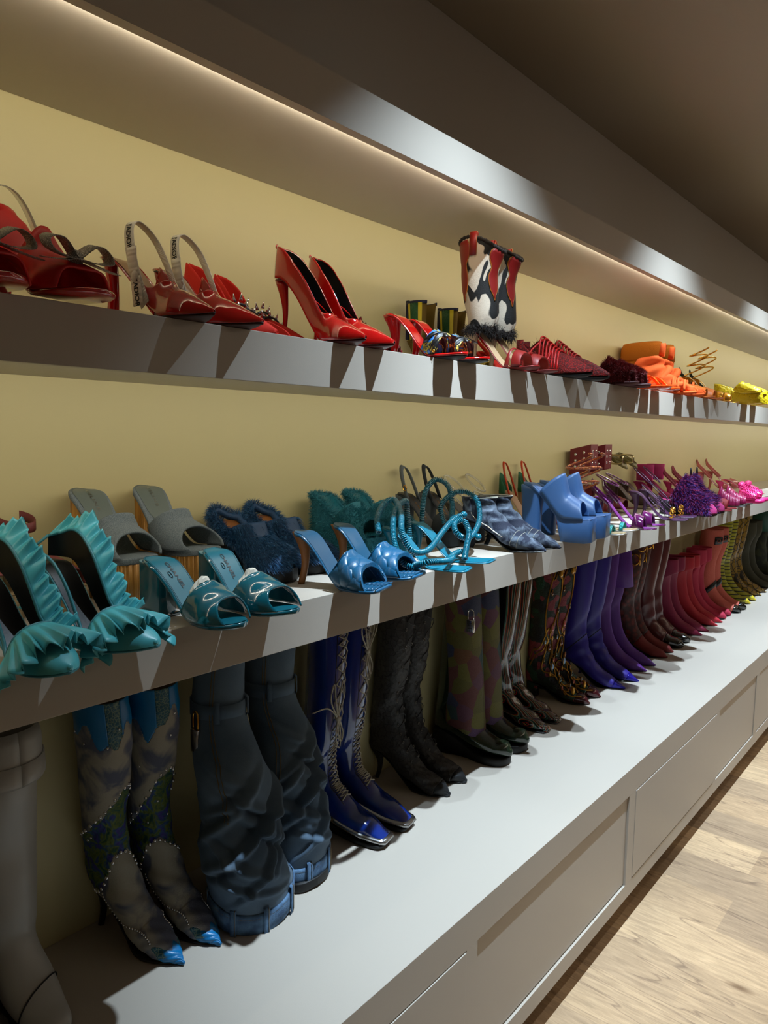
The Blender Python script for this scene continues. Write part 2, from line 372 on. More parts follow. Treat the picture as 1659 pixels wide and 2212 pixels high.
def text_mb(s, size, fn, bold=0, mi=0, spacing=1.0):
    """lettering mapped on to a surface: fn(u, v) gives the point, u along the words, v across them"""
    c = bpy.data.curves.new('txt', 'FONT'); c.body = s; c.size = size; c.align_x = 'CENTER'; c.align_y = 'CENTER'; c.offset = bold; c.resolution_u = 3; c.space_character = spacing
    o = bpy.data.objects.new('txt', c); col.objects.link(o)
    dg = bpy.context.evaluated_depsgraph_get(); me = bpy.data.meshes.new_from_object(o.evaluated_get(dg))
    g = MB().add([fn(v.co.x, v.co.y) for v in me.vertices], [tuple(p.vertices) for p in me.polygons], mi)
    bpy.data.objects.remove(o); bpy.data.curves.remove(c); bpy.data.meshes.remove(me); return g
def ribbon(pts, wdir, w, thick=.0015):
    """flat band along points; wdir is one direction or one per point"""
    rows = []
    for i, p in enumerate(pts):
        d = Vector(wdir[i] if isinstance(wdir, list) else wdir).normalized()*(w/2); p = Vector(p); rows.append([p-d, p, p+d])
    return MB().grid(rows)
def coilpath(pts, rad, turns_per_m=260, per=9, n=200):
    C = crv(pts, n); C = [Vector(p) for p in C]; L = [0]
    for a, b in zip(C, C[1:]): L.append(L[-1]+(b-a).length)
    tot = L[-1]; N = int(tot*turns_per_m*per); out = []; prev = None; Ls = np.array(L); Cs = np.array([tuple(c) for c in C])
    for i in range(N+1):
        d = tot*i/N; p = Vector([np.interp(d, Ls, Cs[:, k]) for k in range(3)]); q = Vector([np.interp(min(tot, d+.002), Ls, Cs[:, k]) for k in range(3)])
        t = (q-p) if d < tot-.0021 else tl; tl = t
        t = t.normalized(); u = prev if prev is not None else t.orthogonal(); x = (u-t*u.dot(t)).normalized(); prev = x; y = t.cross(x)
        a = 2*pi*i/per; out.append(p+x*cos(a)*rad+y*sin(a)*rad)
    return out
def ruffle(pts, outd, w, waves, amp, n=None, grav=0, phase=0, cup=.3):
    """gathered frill: pts seam line, outd outward direction per point, w width"""
    m = n or waves*10; C = crv([tuple(p)+tuple(o) for p, o in zip(pts, outd)], m); rows = []
    for i, c in enumerate(C):
        p = Vector(c[:3]); o = Vector(c[3:]).normalized(); nx = Vector(C[min(m, i+1)][:3]); pv = Vector(C[max(0, i-1)][:3]); t = (nx-pv).normalized()
        s_ = o.cross(t).normalized(); a = 2*pi*waves*i/m+phase+.6*sin(i*.37)+.5*sin(i*.11); r = []
        aw = amp*(1+.35*sin(i*.23+phase)); ww = w*(1+.12*sin(i*.19+1))
        for k in range(9):
            f = k/8; g = f**1.3
            r.append(p+o*(ww*f*(1-.04*g*(1+cos(a))))+s_*(aw*g*sin(a)+cup*w*g*g)+t*(aw*.12*g*sin(2*a))+Vector((0, 0, -grav*w*g*g)))
        rows.append(r)
    return MB().grid(rows)
def uloop(s, q, h, w, lean=.02, n=16, base=0):
    return [(s.c(q)+w*math.copysign(abs(cos(a))**.8, cos(a)), -q*s.L+lean*sin(a), s.zf(q)+base+h*sin(a)) for a in [pi*k/n for k in range(n+1)]]
def place(toe, ang, L):               # heel position for a toe tip and a turn (degrees, + swings the toe to larger x)
    r = R(ang); return (toe[0]-L*sin(r), toe[1]+L*cos(r)), r
def shoe(kind, label, cat, toe, ang, L, z, group=None):
    (x, y), r = place(toe, ang, L); return thing(kind, label, cat, (x, y, z+.0005), r, group)
def stitchline(last, q0, q1, off, dz=.0012, r=.0003):
    qs = [q0+(q1-q0)*k/16 for k in range(17)]
    P = [last.foot(q, -(last.w(q)-off), dz) for q in qs[::-1]]+[last.foot(q, last.w(q)-off, dz) for q in qs]
    return MB().tube(P, r, 4)
def wpt(px, py, y):                    # room point seen at a picture position, at depth y from the lens plane
    d = fw*FPX+(px-829.5)*rt2-(py-1106)*up2; d = d*(y/d.y); return (d.x, d.y, d.z+EYE)
def local(t, pts):                     # room points -> a thing's own frame
    r = -t.rotation_euler.z; o = t.location; out = []
    for p in pts:
        x, y, z = p[0]-o.x, p[1]-o.y, p[2]-o.z; out.append((x*cos(r)-y*sin(r), x*sin(r)+y*cos(r), z))
    return out
# ================================================ LOWER SHELF, front row
sides = (('left', 1), ('right', -1))
# --- teal patent slide mules with block heels
tealp = mat('teal_patent_leather', (.02, .36, .42), .13, coat=1.0, bump=.02, bscale=60)
teall = mat('teal_leather', (.03, .37, .43), .36, bump=.06, bscale=500)
teald = mat('dark_teal_lacquer', (.01, .09, .12), .12, coat=.8)
inkm = mat('dark_foil_print', (.01, .06, .09), .4)
whitem = mat('white_tissue_paper', (.9, .87, .8), .8)
def sidelab(a, n): return a.replace('@', n)
for i, (toe, ang) in enumerate((((.746, .9050), 12), ((.853, .9080), 5))):
    s = Last(L=.215, H=.098, P=.012, W=.043, toe='almond', side=(1, -1)[i], t=.006, arch=.60, heelw=.78)
    t = shoe('slide_mule', sidelab('glossy teal patent block-heel mule at the shelf edge, @ one of its pair', ('left', 'right')[i]), 'shoe', toe, ang, s.L, ZS, 'teal patent slide mules')
    obj('sole', s.sole('thin', .008, e=.001), tealp, t)
    obj('insole', s.insole(), teall, t); obj('stitching', stitchline(s, .025, .55, .005, dz=.0018), mat('teal_thread', (.02, .22, .27), .7), t)
    hl = obj('heel', s.heel('block', q=.105, top=.026, bot=.0235, back=.004), tealp, t, bevel=.001)
    obj('heel_tip', MB().box(s.c(.1)-.0245, s.c(.1)+.0245, -.048, .003, 0, .006), teald, t)
    obj('vamp', s.band(.49, .93, ka=.085, kb=-.11, e=.004, n=40, m=20, wav=.0007), tealp, t, thick=.003, off=1)
    fn = lambda u, v: s.foot(.27+u/s.L, v, .0024)
    g = text_mb('CHANEL', .0105, fn, .0002)
    pass
    for c0 in (-.0015, .0015):
        P = [s.foot(.27+(c0+.0030*cos(a))/s.L, -.0110+.0030*sin(a), .0022) for a in [R(40+280*k/12)+(pi if c0 > 0 else 0) for k in range(13)]]
        g.tube(P, .0005, 4)
    obj('insole_print', g, inkm, t, smooth=False)
    if i == 0 or i == 1:
        g = MB(); rr = random.Random(i)
        rows = [[s.pt(.49+.02*a, R(25+12*b), -.004+rr.uniform(-.003, .002)) for b in range(12)] for a in range(3)]
        obj('tissue_paper', MB().grid(rows), whitem, t, thick=.001, smooth=False)
# --- grey denim wedge mules, behind the teal pair
gden = mat('grey_denim_felt', (.52, .56, .58), .9, c2=(.34, .39, .42), scale=900, lo=.35, hi=.65, bump=.4, bscale=900, sheen=.2)
gpad = mat('grey_green_leather', (.40, .44, .42), .4)
wood = mat('fluted_wood', (.76, .56, .26), .45, c2=(.56, .38, .15), scale=16, lo=.3, hi=.7, stretch=(4, 4, .5), det=5, dist=1)
silv = mat('silver_foil', (.75, .75, .72), .3, metal=1)
for i, (toe, ang) in enumerate((((.735, 1.165), 6), ((.872, 1.165), 5))):
    s = Last(L=.215, H=.200, P=.088, W=.046, toe='round', side=(1, -1)[i], t=.012, arch=.62, heelw=.82)
    t = shoe('wedge_mule', sidelab('grey denim mule on fluted wooden wedge against the wall, @ one of its pair', ('left', 'right')[i]), 'shoe', toe, ang, s.L, ZS, 'grey denim wedge mules')
    g = MB(); rows = []
    for k in range(61):
        q = .02+.97*k/60; cx_ = s.c(q); y = -q*s.L; r = []; w_ = s.w(q)-.003
        z1 = s.zf(q)-.011; z0 = 0 if q < .93 else .02*((q-.93)/.07)
        fl = .0011*sin(k*2.2)
        for sx, zz in ((-1, z0), (-1, z1), (1, z1), (1, z0)): r.append((cx_+sx*(w_*(1 if zz == z1 else .97)+fl), y, zz))
        rows.append(r)
    g.grid(rows, True, cap=True); wd = obj('wedge', g, wood, t, smooth=False)
    g = MB()
    for k in range(26):                                # fluting round the toe side
        q = .30+.68*k/25
        for sx in (-1, 1):
            x = s.c(q)+sx*(s.w(q)-.003); g.tube([(x, -q*s.L, .001+(.01 if q > .95 else 0)), (x, -q*s.L, s.zf(q)-.012)], .0022, 6)
    for k in range(9):
        x = s.c(.99)+(-1+2*k/8)*s.w(.96)*.85; yy = -s.L*(.985-.03*abs(-1+2*k/8)**2); g.tube([(x, yy, .012), (x, yy, s.zf(.97)-.012)], .003, 6)
    obj('fluting', g, wood, wd)
    obj('footbed', s.sole('thin', .012, e=.001), gden, t)
    rows = []
    for k in range(21):
        q = .035+.36*k/20; ww = (s.w(q)-.006)*min(1, sqrt(max(0, 1-((k-10)/10.2)**4))); rows.append([s.foot(q, ww*j/4, .0016) for j in range(-4, 5)])
    pd = obj('heel_pad', MB().grid(rows), gpad, t)
    obj('pad_print', text_mb('CELINE', .010, lambda u, v: s.foot(.22+u/s.L, v, .0024), .0001, spacing=1.15), silv, pd, smooth=False)
    obj('vamp', s.band(.42, .93, ka=.09, kb=-.14, e=.005, n=36, m=16), gden, t, thick=.004, off=1)
# --- blue hairy clogs
hairb = [mat('blue_hair_%s' % 'abc'[k], c, .42, sheen=.3) for k, c in enumerate(((.15, .33, .50), (.09, .23, .38), (.22, .44, .62)))]
hairmat = mat('blue_pony_hide', (.10, .25, .40), .6)
tan = mat('tan_leather', (.50, .31, .14), .5, bump=.1); blk = mat('black_leather', (.02, .02, .02), .4, bump=.05); blkr = mat('black_rubber', (.015, .015, .016), .6)
for i, (toe, ang) in enumerate((((1.065, 1.135), 9), ((1.19, 1.155), 9))):
    s = Last(L=.225, H=.115, P=.028, W=.047, toe='round', side=(1, -1)[i], t=.010, arch=.60, heelw=.76, hs=1.1)
    t = shoe('furry_clog', sidelab('shaggy dark blue hair clog with tan lining, @ one of its pair', ('left', 'right')[i]), 'shoe', toe, ang, s.L, ZS, 'shaggy blue hair clogs')
    obj('sole', s.sole('platform', .010), blkr, t); obj('heel', s.heel('block', q=.11, top=.033, bot=.032), blk, t)
    obj('insole', s.insole(), tan, t)
    u = s.band(.26, .995, ka=.19, kb=0, e=.004, n=36, m=26); up_ = obj('upper', u, hairmat, t, thick=.003, off=1)
    obj('hair', fur(u, 9000, .020, hairb, droop=.7, width=.0004, curl=.22, seed=i, comb=(0, -.9, -.35)), hairb, up_, smooth=False)
    rim = MB().tube([s.pt(q, th, .003, hh=(s.hf(q)*1.0 if q > .3 else .02)) for q, th in [(.40, R(8)), (.28, R(14)), (.15, R(20)), (.05, R(24)), (.0, R(60)), (.0, R(120)), (.05, R(156)), (.15, R(160)), (.28, R(166)), (.40, R(172))]], .0085, 8)
    rm = obj('heel_rim', rim, hairmat, t); obj('hair', fur(rim, 6000, .016, hairb, droop=.6, curl=.35, seed=9+i), hairb, rm, smooth=False)
# --- woven blue mules
wovm = mat('blue_lambskin', (.05, .31, .45), .33, coat=.25, bump=.10, bscale=260)
wovd = mat('blue_insole_leather', (.07, .27, .38), .38, bump=.05)
for i, (toe, ang) in enumerate((((1.120, .925), 16), ((1.268, .955), 15))):
    s = Last(L=.210, H=.110, P=.010, W=.047, toe='square', side=(1, -1)[i], t=.006, arch=.58, heelw=.70, hs=1.12)
    t = shoe('woven_mule', sidelab('blue square-toed mule of wide padded leather weave, @ one of its pair', ('left', 'right')[i]), 'shoe', toe, ang, s.L, ZS, 'blue woven leather mules')
    obj('sole', s.sole('thin', .007, e=.001), wovm, t); obj('insole', s.insole(), wovd, t)
    obj('heel', s.heel('stiletto', q=.06, top=.018, bot=.0065), tan, t)
    obj('lining', s.band(.46, .89, ka=.12, kb=-.08, e=.0025, n=30, m=10), wovd, t, thick=.002)
    g = MB()                                               # woven diagonals: padded lozenges in a basket weave
    na, nb = 3, 4
    def wp(a, b, e): q = .45+.45*a+.11*sin(pi*b)*(1-a)-.09*sin(pi*b)*a; return s.pt(min(.97, q), pi*b, e)
    for ia in range(-1, na+1):
        for ib in range(nb+1):
            ca = (ia+.5)/na; cb = (ib+(.5 if ia % 2 else 0))/nb; ra, rb = 1.06/na, .54/nb; rows = []
            for x in range(9):
                r = []
                for y in range(9):
                    p_, q_ = (x/4-1), (y/4-1); da = (p_+q_)/2; db = (p_-q_)/2
                    A_ = ca+da*ra; B_ = cb+db*rb*2
                    A_ = min(1.0, max(0, A_)); B_ = min(.995, max(.005, B_))
                    dome = (1-p_**4)*(1-q_**4)
                    e_ = .0035+.0065*dome+.0022*p_*(1 if (ia+ib) % 2 else -1)
                    r.append(wp(A_, B_, e_))
                rows.append(r)
            g.grid(rows)
    obj('woven_vamp', g, wovm, t)
    g = MB()
    for k in range(7):
        q = .70+.28*k/7
        for sx in (-1, 1): g.tube([s.foot(q, 0, .0022), s.foot(min(.99, q+.05), sx*s.w(q)*.9, .0022)], .0011, 5)
    obj('toe_weave', g, wovm, t)
# --- teal mink mules behind
mink = [mat('teal_fur_%s' % 'ab'[k], c, .6, sheen=.3) for k, c in enumerate(((.20, .54, .60), (.12, .42, .48)))]
minkb = mat('teal_fur_base', (.13, .43, .49), .8)
for i, (toe, ang) in enumerate((((1.375, 1.15), 6), ((1.50, 1.15), 6))):
    s = Last(L=.215, H=.150, P=.062, W=.045, toe='round', side=(1, -1)[i], t=.012, arch=.62, heelw=.80, hs=1.1)
    t = shoe('fur_mule', sidelab('fluffy teal fur mule behind the woven mules, @ one of its pair', ('left', 'right')[i]), 'shoe', toe, ang, s.L, ZS, 'fluffy teal fur mules')
    w_ = s.sole('wedge', .012, e=.003); ws = obj('wedge', w_, minkb, t); obj('fur', fur(w_, 7000, .011, mink, droop=.3, curl=.4, seed=i), mink, ws, smooth=False)
    obj('insole', s.insole(e=-.010, dz=.006), teall, t)
    g = MB()
    for sx in (-1, 1):
        P = [s.foot(.10+.05*k, sx*(s.w(.1+.05*k)-.002), .004) for k in range(8)]; g.tube(P, .006, 8)
    g.tube([s.foot(.12, -.030, .004), s.foot(.03, -.022, .005), s.foot(.01, 0, .005), s.foot(.03, .022, .005), s.foot(.12, .030, .004)], .006, 8)
    rm = obj('footbed_rim', g, minkb, t); obj('fur', fur(g, 3500, .010, mink, droop=.2, curl=.5, seed=4+i), mink, rm, smooth=False)
    u = s.band(.40, .93, ka=.10, kb=-.10, e=.007, n=30, m=14); vm = obj('vamp', u, minkb, t, thick=.004, off=1); obj('fur', fur(u, 7000, .012, mink, droop=.3, curl=.4, seed=7+i, comb=(0, -.4, 0)), mink, vm, smooth=False)
# ================================================ more of the lower shelf
def basic(s, t, mm, im, heelk='stiletto', hm=None, mode='thin', ht=(.021, .0055), hq=.07, st=None, back=0):
    so = obj('sole', s.sole(mode, st), mm, t); obj('insole', s.insole(), im, t)
    if heelk: obj('heel', s.heel(heelk, q=hq, top=ht[0], bot=ht[1], back=back), hm or mm, t)
    return so
def lr(i, a): return a.replace('@', ('left', 'right')[i])
def ankle_pts(s, h=.085, rx=.030, ry=.040, q=.13, n=20, tilt=.25, a0=0, a1=360):
    return [(s.c(q)+rx*sin(R(a)), -q*s.L-ry*cos(R(a))-0.0, s.zf(q)+h-tilt*ry*cos(R(a))) for a in [a0+(a1-a0)*k/n for k in range(n+1)]]
# --- turquoise ruffle sandals
turq = mat('turquoise_satin', (.30, .68, .72), .38, sheen=.3, bump=.02, bscale=40); turqd = mat('turquoise_piping', (.20, .50, .55), .45)
for i, (toe, ang) in enumerate((((.455, .895), 12), ((.583, .912), 13))):
    s = Last(L=.225, H=.112, P=.005, W=.040, toe='almond', side=(1, -1)[i], t=.004, arch=.60, heelw=.66)
    t = shoe('ruffle_sandal', lr(i, 'turquoise satin stiletto sandal edged with frills, @ one of its pair'), 'shoe', toe, ang, s.L, ZS, 'turquoise ruffle sandals')
    basic(s, t, turqd, blk, ht=(.018, .0045))
    inner = MB(); outer = MB(); top = []
    rows = []; rows2 = []
    for k in range(25):
        q = .0+.64*k/24; hw = itp(k/24, [(0, .018), (.25, .030), (.5, .036), (.8, .030), (1, .024)])
        r = [s.pt(q, R(2+itp(f, [(0, 0), (1, 88)])*min(1, hw/.082)), .001) for f in [j/6 for j in range(7)]]
        rows.append(r); rows2.append([(p[0]+.0015, p[1], p[2]) for p in r]); top.append(r[-1])
    obj('side_lining', MB().grid(rows), blk, t); sw = obj('side_panel', MB().grid(rows2), turq, t)
    obj('ruffle', ruffle(top[::3], [(.75, -.10, .65)]*len(top[::3]), .038, 14, .008, cup=.1), turq, sw, thick=.0012)
    obj('piping', MB().tube(top, .0022, 6), turqd, sw)
    lo = [s.pt(.0+.62*k/14, pi-R(4+10*sin(pi*k/14)), .002) for k in range(15)]
    obj('edge_binding', MB().tube([top[0]]+[((top[0][0]+lo[0][0])/2-.012, .004, (top[0][2]+lo[0][2])/2)]+lo, .0026, 6), turqd, t)
    obj('toe_strap', s.band(.62, .72, ka=.02, kb=.02, e=.002, n=24, m=6), turq, t, thick=.0015)
    obj('toe_cover', s.pump(qv=.5, qs=.70, e=.0002, n=24).ball(s.pt(.985, pi/2, -.006), .0062, 10, sz=(1, .7, .9)), turq, t)
    seam = [s.pt(.63+.03*sin(pi*k/10), pi*(.05+.9*k/10), .008) for k in range(11)]
    od = []
    for k in range(11):
        a = pi*k/10; od.append((.42*cos(a), -1.0*max(.45, sin(a)), .10*sin(a)-.22))
    obj('toe_ruffle', ruffle(seam, od, .060, 13, .009, cup=0, grav=.16), turq, t, thick=.0012)
    obj('ruffle_seam', MB().tube(seam, .0022, 6), turqd, t)
    obj('ankle_bow', ruffle([(s.c(.1)-.03, -.01, s.zf(.1)-.02), (s.c(.1)-.05, -.04, s.zf(.1)-.035), (s.c(.1)-.03, -.07, s.zf(.1)-.05)], [(-.3, 0, -1)]*3, .03, 3, .005), turq, t, thick=.001)
# --- cream platform sandal at the far left, behind
cream = mat('cream_cork', (.62, .54, .40), .8, c2=(.50, .42, .30), scale=120); pinkred = mat('dusty_pink_strap', (.45, .20, .20), .6, bump=.2)
for i, (toe, ang) in enumerate((((.505, 1.20), 2), ((.61, 1.19), 4))):
    s = Last(L=.21, H=.12, P=.045, W=.040, toe='round', side=(1, -1)[i], t=.010, arch=.62)
    t = shoe('platform_sandal', lr(i, 'cream wedge sandal with dusty pink strap behind the turquoise ruffles, @ one'), 'shoe', toe, ang, s.L, ZS, 'cream wedge sandals')
    obj('wedge', s.sole('wedge', .010), cream, t); obj('insole', s.insole(), cream, t)
    obj('toe_strap', s.band(.58, .82, kb=.03, e=.003), pinkred, t, thick=.002)
    obj('ankle_strap', ribbon(ankle_pts(s, .03), (0, 0, 1), .018), pinkred, t, thick=.002)
# --- telephone coil sandals
coilm = mat('teal_coil_plastic', (.03, .37, .45), .25, coat=.5); coils = mat('teal_sole_leather', (.03, .40, .49), .35)
CO = {0: [[(905, 1232, .985), (868, 1212, 1.02), (850, 1160, 1.07), (853, 1105, 1.12), (876, 1082, 1.15), (880, 1110, 1.15), (885, 1165, 1.13)],
          [(818, 1150, 1.11), (815, 1120, 1.14), (830, 1088, 1.17), (852, 1080, 1.16), (866, 1110, 1.10), (868, 1150, 1.05), (890, 1190, 1.02), (925, 1188, 1.03), (955, 1150, 1.06), (980, 1122, 1.07), (1001, 1112, 1.06)],
          [(893, 1222, 1.0), (925, 1215, .955), (965, 1212, .955), (978, 1205, 1.0)]],
      1: [[(915, 1160, 1.17), (912, 1110, 1.19), (920, 1060, 1.21), (942, 1036, 1.20), (968, 1050, 1.17), (977, 1090, 1.15), (975, 1130, 1.12)],
          [(960, 1130, 1.16), (952, 1095, 1.17), (975, 1068, 1.16), (1005, 1062, 1.13), (1030, 1080, 1.10), (1036, 1120, 1.07), (1022, 1155, 1.04), (1004, 1162, 1.03), (985, 1150, 1.04), (982, 1130, 1.06), (1000, 1122, 1.05)],
          [(1004, 1125, 1.03), (1013, 1150, 1.01), (1008, 1180, .99), (1003, 1208, .97)], [(968, 1208, 1.02), (985, 1195, 1.03), (1002, 1190, 1.02)]]}
for i, (toe, ang) in enumerate((((1.44, .935), 17), ((1.57, .955), 14))):
    s = Last(L=.225, H=.088, P=.004, W=.037, toe='square', side=(1, -1)[i], t=.004, arch=.60, heelw=.75, spring=.002)
    t = shoe('coil_sandal', lr(i, 'teal sandal with telephone-cord coil straps, @ one of its pair'), 'shoe', toe, ang, s.L, ZS, 'teal coil-strap sandals')
    basic(s, t, coils, coils, ht=(.018, .006), hm=coils)
    for P in CO[i]:
        pts = local(t, [wpt(*p) for p in P])
        obj('coil_strap', MB().tube(coilpath(pts, .0062, 205, 7, 60), .0021, 5), coilm, t)
    for p in ((1002, 1112, 1.06), (1033, 1160, 1.03))[i:i+1]: obj('coil_end', MB().ball(local(t, [wpt(*p)])[0], .0095, 12), coilm, t)
# --- grey platform sandals with ankle straps, behind
gsu = mat('grey_nubuck', (.33, .36, .38), .7, sheen=.3); dks = mat('slate_denim_strap', (.13, .16, .18), .8); blki = mat('black_insole', (.04, .04, .045), .5); goldm = mat('polished_gold', (.85, .62, .25), .22, metal=1)
for i, (toe, ang) in enumerate((((1.735, 1.165), 4), ((1.86, 1.165), 6))):
    s = Last(L=.215, H=.140, P=.045, W=.040, toe='round', side=(1, -1)[i], t=.007)
    t = shoe('strappy_platform', lr(i, 'slate platform sandal with black insole and buckled strap behind the coils, @ one'), 'shoe', toe, ang, s.L, ZS, 'slate platform sandals')
    obj('sole', s.sole('platform', .007), dks, t); obj('insole', s.insole(), blki, t); obj('heel', s.heel('block', q=.10, top=.024, bot=.019), gsu, t)
    obj('insole_print', text_mb('DOLCE & GABBANA', .009, lambda u, v: s.foot(.27+u/s.L, v, .0024)), goldm, t, smooth=False)
    obj('toe_strap', s.band(.66, .86, kb=.03, e=.003), dks, t, thick=.002)
    st = obj('ankle_strap', ribbon(uloop(s, .24, .100, .029, .04), (0, 1, .5), .016), dks if i else gsu, t, thick=.002)
    P = [(.006*cos(a), 0, .008*sin(a)) for a in [2*pi*k/10 for k in range(10)]]; bx = s.foot(.2, -.031, .03)
    obj('buckle', MB().tube([(bx[0]-.003, bx[1]+p[0], bx[2]+p[2]) for p in P], .0014, 6, True), goldm, st)
# --- clear sandals behind the denim boots
clear = mat('clear_vinyl', (.93, .93, .9), .12, trans=.75, coat=.3); greyl = mat('grey_leather', (.30, .29, .28), .5)
for i, (toe, ang) in enumerate((((1.99, 1.17), 4), ((2.12, 1.17), 4))):
    s = Last(L=.215, H=.10, P=.006, W=.039, side=(1, -1)[i])
    t = shoe('clear_sandal', lr(i, 'sandal with see-through vinyl straps behind the denim ankle boots, @ one'), 'shoe', toe, ang, s.L, ZS, 'see-through strap sandals')
    basic(s, t, greyl, greyl)
    obj('toe_strap', s.band(.58, .80, kb=.03, e=.003), clear, t, thick=.0015)
    for h, q in ((.06, .14), (.035, .3), (.02, .45)): obj('clear_strap', MB().tube(ankle_pts(s, h, .030, .034, q=q, tilt=.8)[:-1], .0036, 6, True), clear, t)
# --- denim pointed ankle boots
acid = mat('acid_wash_denim', (.07, .11, .20), .8, c2=(.50, .56, .63), tex='noise', scale=34, lo=.45, hi=.78, det=6, bump=.5, bscale=450, dist=.6)
acidd = mat('dark_denim', (.04, .065, .11), .85, bump=.3, bscale=500); seam = mat('pale_thread', (.62, .62, .58), .8); chrome = mat('chrome', (.85, .85, .85), .15, metal=1)
for i, (toe, ang) in enumerate((((1.800, .925), 12), ((1.885, .925), 13))):
    s = Last(L=.235, H=.075, P=.006, W=.037, toe='point', side=(1, -1)[i], t=.004)
    t = shoe('ankle_boot', lr(i, 'acid-washed denim ankle boot with pointed toe and slouched collar, @ one'), 'shoe', toe, ang, s.L, ZS, 'acid-washed denim ankle boots')
    obj('sole', s.sole('thin'), blk, t); obj('heel', s.heel('stiletto', top=.020, bot=.006), acidd, t)
    L = s.L; wr = lambda q, a: (.0022*sin(26*q+2.5*sin(a)+3*cos(a+q*5))+.0014*sin(51*q+4*a)) if q > .35 else .0004*sin(60*q)
    pf = [(L*1.0, .010), (L*.92, .028), (L*.80, .042), (L*.66, .058), (L*.50, .085), (L*.40, .110), (L*.36, .128), (L*.37, .146)]
    pb = [(L*.99, .005), (L*.90, .005), (L*.76, .006), (L*.58, .014), (L*.30, .050), (0, .082), (-.006, .112), (-.012, .142)]
    g, rows = rings(pf, pb, [.002, .014, .030, .037, .033, .030, .034, .038], wrinkle=wr, pw=.85, n=70, cx_=0); up_ = obj('upper', g, acid, t)
    top = rows[-1]; obj('collar', MB().tube(top, .0018, 6, True), seam, t)
    fl = [[(x*1.06, y, z+.002) for x, y, z in top[8:21]], [(x*1.25, y-.008, z-.014) for x, y, z in top[8:21]], [(x*1.22, y-.012, z-.034) for x, y, z in top[8:21]]]
    obj('collar_flap', MB().grid(fl), acid, t, thick=.002)
    obj('toe_seam', MB().tube([rows[26][k] for k in range(28)], .0008, 4, True), seam, t); obj('toe_seam', MB().tube([rows[30][k] for k in range(28)], .0008, 4, True), seam, t)
    z0 = [rows[k][20] for k in range(34, 60)]; obj('zip', MB().tube([(p[0]-.002, p[1], p[2]) for p in z0], .0018, 6), chrome, t)
    obj('pocket_seam', MB().tube([rows[k][8+int(3*sin(k*.3))] for k in range(38, 66)], .0006, 4), seam, t)
# --- blue satin platform mules
bsat = mat('blue_satin', (.23, .38, .58), .42, sheen=.25, bump=.03, bscale=90)
for i, (toe, ang) in enumerate((((2.105, .925), 14), ((2.225, .935), 12))):
    s = Last(L=.222, H=.172, P=.072, W=.044, toe='square', side=(1, -1)[i], t=.012, heelw=.78, hs=1.2)
    t = shoe('platform_mule', lr(i, 'cornflower blue satin mule on a towering platform, @ one of its pair'), 'shoe', toe, ang, s.L, ZS, 'blue satin platform mules')
    obj('platform_sole', s.sole('platform', .012, e=.002), bsat, t); obj('insole', s.insole(), bsat, t)
    obj('insole_edge', s.sole('thin', .005, e=.0025, q0=.5, q1=.998, top=.001), bsat, t)
    obj('heel', s.heel('block', q=.11, top=.030, bot=.024, back=-.004), bsat, t)
    obj('vamp', s.band(.26, .88, ka=.13, kb=-.06, e=.004, n=32, m=22, hh=.066), bsat, t, thick=.003, off=1)
# --- green and orange sandals behind
grn = mat('green_suede', (.05, .33, .20), .7, sheen=.3); orl = mat('orange_leather', (.72, .22, .04), .4); nude = mat('nude_lining', (.60, .46, .33), .5)
for i, (toe, ang) in enumerate((((2.33, 1.17), 4), ((2.47, 1.17), 4))):
    s = Last(L=.215, H=.12, P=.006, W=.037, side=(1, -1)[i])
    t = shoe('heeled_sandal', lr(i, 'green-heeled sandal with orange ankle strap by the wall, @ one of its pair'), 'shoe', toe, ang, s.L, ZS, 'green and orange sandals')
    basic(s, t, nude, nude, 'cone', nude, ht=(.020, .010))
    rows = [[(s.c(.1)+.030*sin(R(a))*(1-.12*f), .002-.040*(1-cos(R(a)))*.8, s.zf(.02)-.012+f*(.068*cos(R(a)*.7)**1.5+.006)) for a in range(-95, 96, 10)] for f in (0, .33, .66, 1)]
    obj('heel_counter', MB().grid(rows), grn, t, thick=.0015)
    obj('ankle_strap', ribbon(uloop(s, .24, .125, .027, .04), (0, 1, .5), .010), orl, t, thick=.0015)
    obj('toe_strap', s.band(.68, .84, kb=.02, e=.003), orl, t, thick=.002)
# --- jewelled spiral sandals with silver soles
crys = mat('burgundy_crystal_spiral', (.48, .08, .20), .15, metal=.4, coat=1, c2=(.80, .45, .14), tex='voro', scale=380, lo=.38, hi=.62, bump=.8, bscale=500, btex='voro')
silvs = mat('silver_leather', (.70, .70, .68), .28, metal=.8); gem = mat('teal_jewels', (.10, .62, .62), .10, metal=.4, coat=1, bump=1, bscale=300, btex='voro'); goldl = mat('gold_leather', (.80, .55, .18), .28, metal=.9)
for i, (toe, ang) in enumerate((((2.345, .915), 12), ((2.465, .925), 12))):
    s = Last(L=.225, H=.10, P=.004, W=.034, toe='round', side=(1, -1)[i])
    t = shoe('spiral_sandal', lr(i, 'silver-soled sandal with crystal snake spiral around the ankle, @ one of its pair'), 'shoe', toe, ang, s.L, ZS, 'crystal spiral sandals')
    basic(s, t, silvs, cream, hm=goldl)
    P = []
    for k in range(100):
        a = 2*pi*2.6*k/99; h = .030+.125*k/99; P.append((s.c(.15)+.033*sin(a), -.040+.040*cos(a)-.15*(h-.03), s.zf(.12)+h-.010*cos(a)))
    P = [s.foot(.5, -.02, .0), s.foot(.35, -.032, .012), s.foot(.22, -.036, .026)]+P
    obj('spiral_strap', MB().tube(crv(P, 260), .0042, 8), crys, t)
    obj('jewelled_toe_strap', s.band(.74, .79, e=.001, hh=.030), gem, t, thick=.004)
